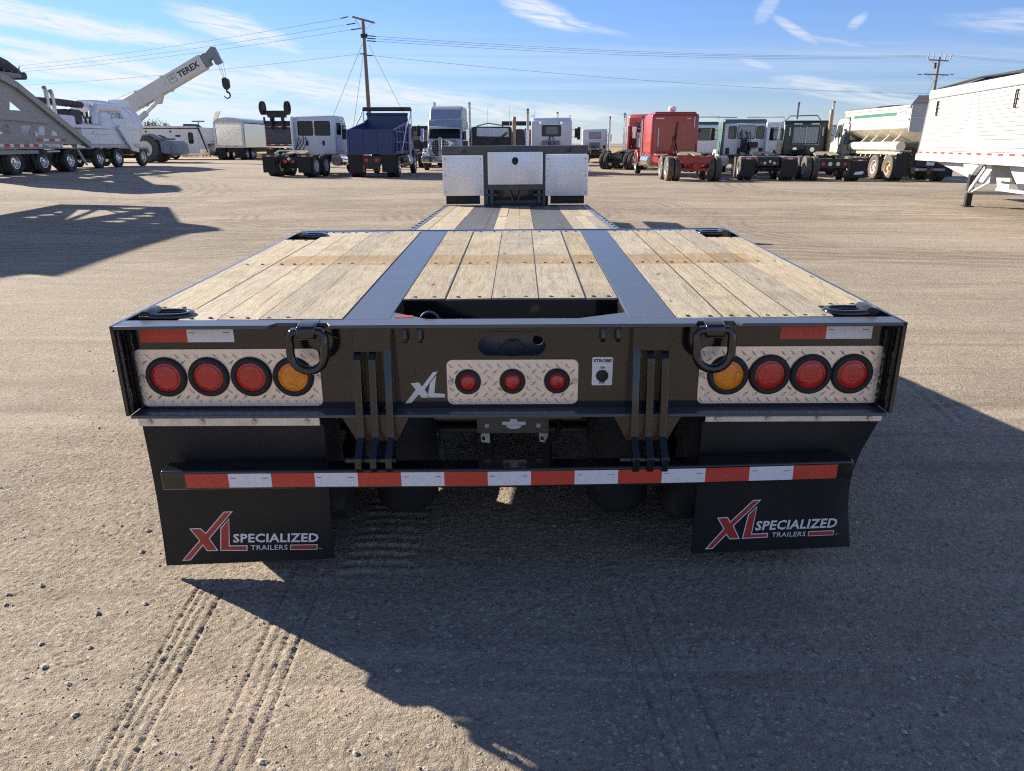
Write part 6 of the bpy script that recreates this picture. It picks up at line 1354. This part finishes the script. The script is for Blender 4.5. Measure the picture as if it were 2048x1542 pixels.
B(t, 'name_decal', P_STONEG, 2.75, 4.4, -.02, 0, 1.50, 1.56); PR(t, 'roof_vent', INK, [(.0, 2.72), (.1, 3.0), (1.2, 2.98), (1.5, 2.75)], 'y', .8, 1.5, .04); B(t, 'skirt', P_STAIN, -4.1, 2.5, -.015, 0, .38, .85)
PR(t, 'gooseneck_leg', P_BLK, [(2.6, .30), (3.3, .30), (3.9, 1.38), (3.1, 1.38)], 'y', .6, 1.6); B(t, 'jack_leg', P_BLK, 2.95, 3.10, .8, .95, 0, .5)
for x in (-2.6, -1.5):
    o = wheel(t, x, .25, r=.40, w=.24, rim='alu', side=1); o.rotation_euler = (0, 0, -math.pi/2)
    o = wheel(t, x, 2.1, r=.40, w=.24, rim='alu', side=1); o.rotation_euler = (0, 0, math.pi/2)
t = thing('gooseneck_trailer', 'low dark flatbed with a white cab shield standing right of the living quarters trailer', 'trailer', (-27.8, 70.5, float(gz(-27.8, 70))), 0)
B(t, 'deck', P_STONEG, 0, 2.0, 0, 6, .7, .85); B(t, 'headboard', P_WHITE, 0, 2.0, 0, .1, .85, 1.5)
for y in (2., 3.): 
    for s in (-1, 1): wheel(t, 1.0 + s*.9, y, side=s, r=.4, w=.24)

# --- poles, wires, bush, solar lamp
P_POLE = paint('weathered_pole', (.20, .165, .125), .9, dirt=.5, dirtc=(.28, .26, .23), scale=6.)
def wire(parent, pts, r=.012, name='wire'): return TU(parent, name, INK, pts, r, 5)
def sagline(a, q, sag, n=14):
    a, q = Vector(a), Vector(q); return [a.lerp(q, k/n) - Vector((0, 0, 4*sag*(k/n)*(1-k/n))) for k in range(n+1)]
z1 = float(gz(-12, 60.5))
t = thing('utility_pole', 'tall wooden utility pole with a tilted crossarm behind the navy dump truck', 'pole', (-12.0, 60.5, z1), 0, 'utility poles along the far side of the yard')
p1t = 11.95; t1_ = t
g = MB(); g.cyl((0, 0, 0), (-.12, 0, p1t), .19, 12, .12); g.build('pole', P_POLE, t, smooth=40)
g = MB(); g.bar((-.75, -.8, 11.98), (.62, .8, 11.76), .11, .13); g.build('crossarm', P_POLE, t)
g = MB(); g.bar((-.65, -.5, 11.86), (-.12, -.05, 10.95), .04, .05); g.bar((.5, .5, 11.70), (-.12, .05, 11.0), .04, .05); g.build('crossarm_brace', STEEL, t)
g = MB(); g.box(-.26, .06, -.2, .2, 10.45, 10.75); g.cyl((-.32, 0, 10.75), (-.32, 0, 10.45), .05, 8); g.cyl((.12, 0, 10.8), (.12, 0, 10.5), .05, 8); g.build('hardware', P_BLK, t)
ins = []
for k, dz in enumerate((10.62, 10.42, 10.22)): g = MB(); g.cyl((.1, 0, dz), (.75, .2, dz-.03), .045, 8); g.build('insulator', P_BLK, t)
for a, q in (((-1.05, -.9, 11.96), (-1.6, -.8, 11.86)), ((-.65, -.3, 11.55), (-1.3, -.3, 11.45)), ((-.3, 0, 11.2), (-1.1, .1, 11.1)), ((-.2, 0, 9.18), (-.5, 0, 9.16)), ((0, 0, 9.06), (.5, 0, 9.02))): g = MB(); g.cyl(a, q, .045, 8); g.build('insulator', P_BLK, t)
GW = [((-.25, 0, 10.0), (-4.3, -1.5, .05)), ((.25, 0, 9.9), (4.4, 1.2, .05)), ((-.2, 0, 9.3), (-.6, -6.0, .05))]
for k, (a, q) in enumerate(GW): wire(t, [a, q], .014, 'guy_wire')
zp2 = 0
t2 = thing('utility_pole', 'distant utility pole with two crossarm tiers behind the spreader truck', 'pole', (46.3, 88.6, 0), 0, 'utility poles along the far side of the yard')
g = MB(); g.cyl((0, 0, 0), (.1, 0, 12.4), .20, 12, .13); g.build('pole', P_POLE, t2, smooth=40)
for z, l in ((12.0, 1.4), (10.3, 1.7)):
    g = MB(); g.bar((-l, -.6, z), (l, .6, z), .12, .14); g.build('crossarm', P_POLE, t2); g = MB(); g.bar((-l*.7, -.4, z), (.05, 0, z-.9), .05, .05); g.bar((l*.7, .4, z), (.1, 0, z-.9), .05, .05); g.build('crossarm_brace', STEEL, t2)
for x in (-1.2, -.6, .1, .7, 1.3): g = MB(); g.cyl((x, 0, 12.05), (x + .1, 0, 12.75), .06, 8); g.build('insulator', P_STONEG, t2)
for x in (-1.6, 1.6): g = MB(); g.cyl((x, 0, 10.3), (x*1.25, .1, 10.35), .05, 8); g.build('insulator', P_BLK, t2)
CY(t2, 'arrester', P_BLK, (-.35, -.2, 11.0), (-.35, -.2, 11.7), .12)
wire(t2, [(-.1, 0, 9.6), (-4.5, -2.5, .05)], .016, 'guy_wire')
W1 = Vector((-12., 60.5, z1)); W2 = Vector((46.3, 88.6, 0)); W0 = Vector((-98., 108., 0)); W3 = Vector((110., 104., 0))
t1_.scale = (1, 1, .885); t2.scale = (1, 1, .865)
h1 = lambda p: W1 + Vector((p[0], p[1], p[2]*.885)); h2 = lambda p: W2 + Vector((p[0], p[1], p[2]*.865))
WIREM = paint('weathered_wire', (.10, .105, .115), .6, dirt=.1)
def line(label, segs):
    g = MB()
    for a, q, s in segs: g.tube(sagline(a, q, s), .011, 5)
    o = g.build('overhead_wire', WIREM); tag(o, label, 'wire')
line('upper three power wires running from the left horizon to the tilted crossarm', [(h1((-1.6, -.8, 11.86)), W0 + Vector((0, 0, 10.5)), 1.2), (h1((-1.3, -.3, 11.45)), W0 + Vector((.5, .3, 10.4)), 1.2), (h1((-1.1, .1, 11.1)), W0 + Vector((1.0, .6, 10.3)), 1.2)])
line('lower single wire running left from halfway up the tall pole', [(h1((-.5, 0, 9.16)), W0 + Vector((0, 0, 8.9)), 1.0)])
line('upper three power wires strung between the two utility poles', [(h1((.75, .2, 10.6)), h2((-1.2, 0, 12.6)), .55), (h1((.75, .2, 10.4)), h2((-.6, 0, 12.5)), .55), (h1((.75, .2, 10.2)), h2((.1, 0, 12.4)), .6)])
line('lower single wire strung between the two utility poles', [(h1((.5, 0, 9.02)), h2((0, 0, 8.0)), .55)])
line('power wires leaving the distant pole towards the right edge', [(h2((1.3, 0, 12.6)), W3 + Vector((0, 0, 11.6)), 1.0), (h2((.7, 0, 12.5)), W3 + Vector((-1, 0, 11.2)), 1.0), (h2((2.0, .1, 9.9)), W3 + Vector((0, 0, 9.9)), .5)])
# bare bush
zb = float(gz(-39.2, 82))
t = thing('tree', 'bare brown twiggy tree behind the living quarters trailer', 'tree', (-39.2, 82, zb), 0)
P_BARK = paint('grey_bark', (.10, .08, .06), .95, dirt=.3); g = MB(); tw = MB(); lf = MB(); rb = random.Random(11)
def branch(p, d, ln, r, dep):
    q = p + d*ln; (g if dep < 2 else tw).tube([p, (p+q)/2 + Vector((rb.uniform(-1, 1), rb.uniform(-1, 1), 0))*ln*.06, q], [r, r*.8, r*.6], 5)
    if dep >= 4:
        for k in range(5):
            c_ = q + Vector((rb.gauss(0, .2), rb.gauss(0, .2), rb.gauss(0, .2))); s = rb.uniform(.03, .075); lf.add([c_ + Vector((-s, 0, -s)), c_ + Vector((s, rb.uniform(-s, s), 0)), c_ + Vector((0, 0, s*1.4))], [(0, 1, 2)])
        return
    for k in range(3 if dep else 5):
        nd = (d + Vector((rb.uniform(-1, 1), rb.uniform(-1, 1), rb.uniform(-.15, .7)))*(.75 if dep else .62)).normalized(); branch(q - d*ln*rb.uniform(0, .35), nd, ln*rb.uniform(.6, .85), r*.55, dep+1)
branch(Vector((0, 0, 0)), Vector((0, 0, 1)), 1.5, .16, 0); g.build('trunk', P_BARK, t, smooth=60); tw.build('twigs', P_BARK, t, kind='stuff'); lf.build('dry_leaves', paint('dry_leaf', (.17, .13, .075), .9, dirt=.4), t, kind='stuff')
zs_ = float(gz(-29, 72.5))
t = thing('solar_lamp_post', 'thin post with a small tilted solar panel above the silver grain trailer', 'post', (-29.0, 73.0, zs_), 0)
CY(t, 'post', P_STONEG, (0, 0, 0), (0, 0, 3.6), .06); g = MB(); g.bar((-.12, -.10, 3.55), (.10, .22, 4.25), .70, .05); g.build('solar_panel', P_TARP, t); B(t, 'sensor_box', P_CREAM, .15, .45, -.1, .1, 3.3, 3.5)
t = thing('utility_post', 'short T shaped post far behind the living quarters trailer', 'post', (-38.6, 92, float(gz(-38.6, 92))), 0)
CY(t, 'post', P_STONEG, (0, 0, 0), (0, 0, 3.9), .07); B(t, 'crossbar', P_STONEG, -.75, .75, -.05, .05, 3.8, 3.95)
for o in bpy.data.objects:
    if o.type == 'MESH' and o.data.materials and len(o.data.materials) == 0: o.data.materials.append(P_BLK)
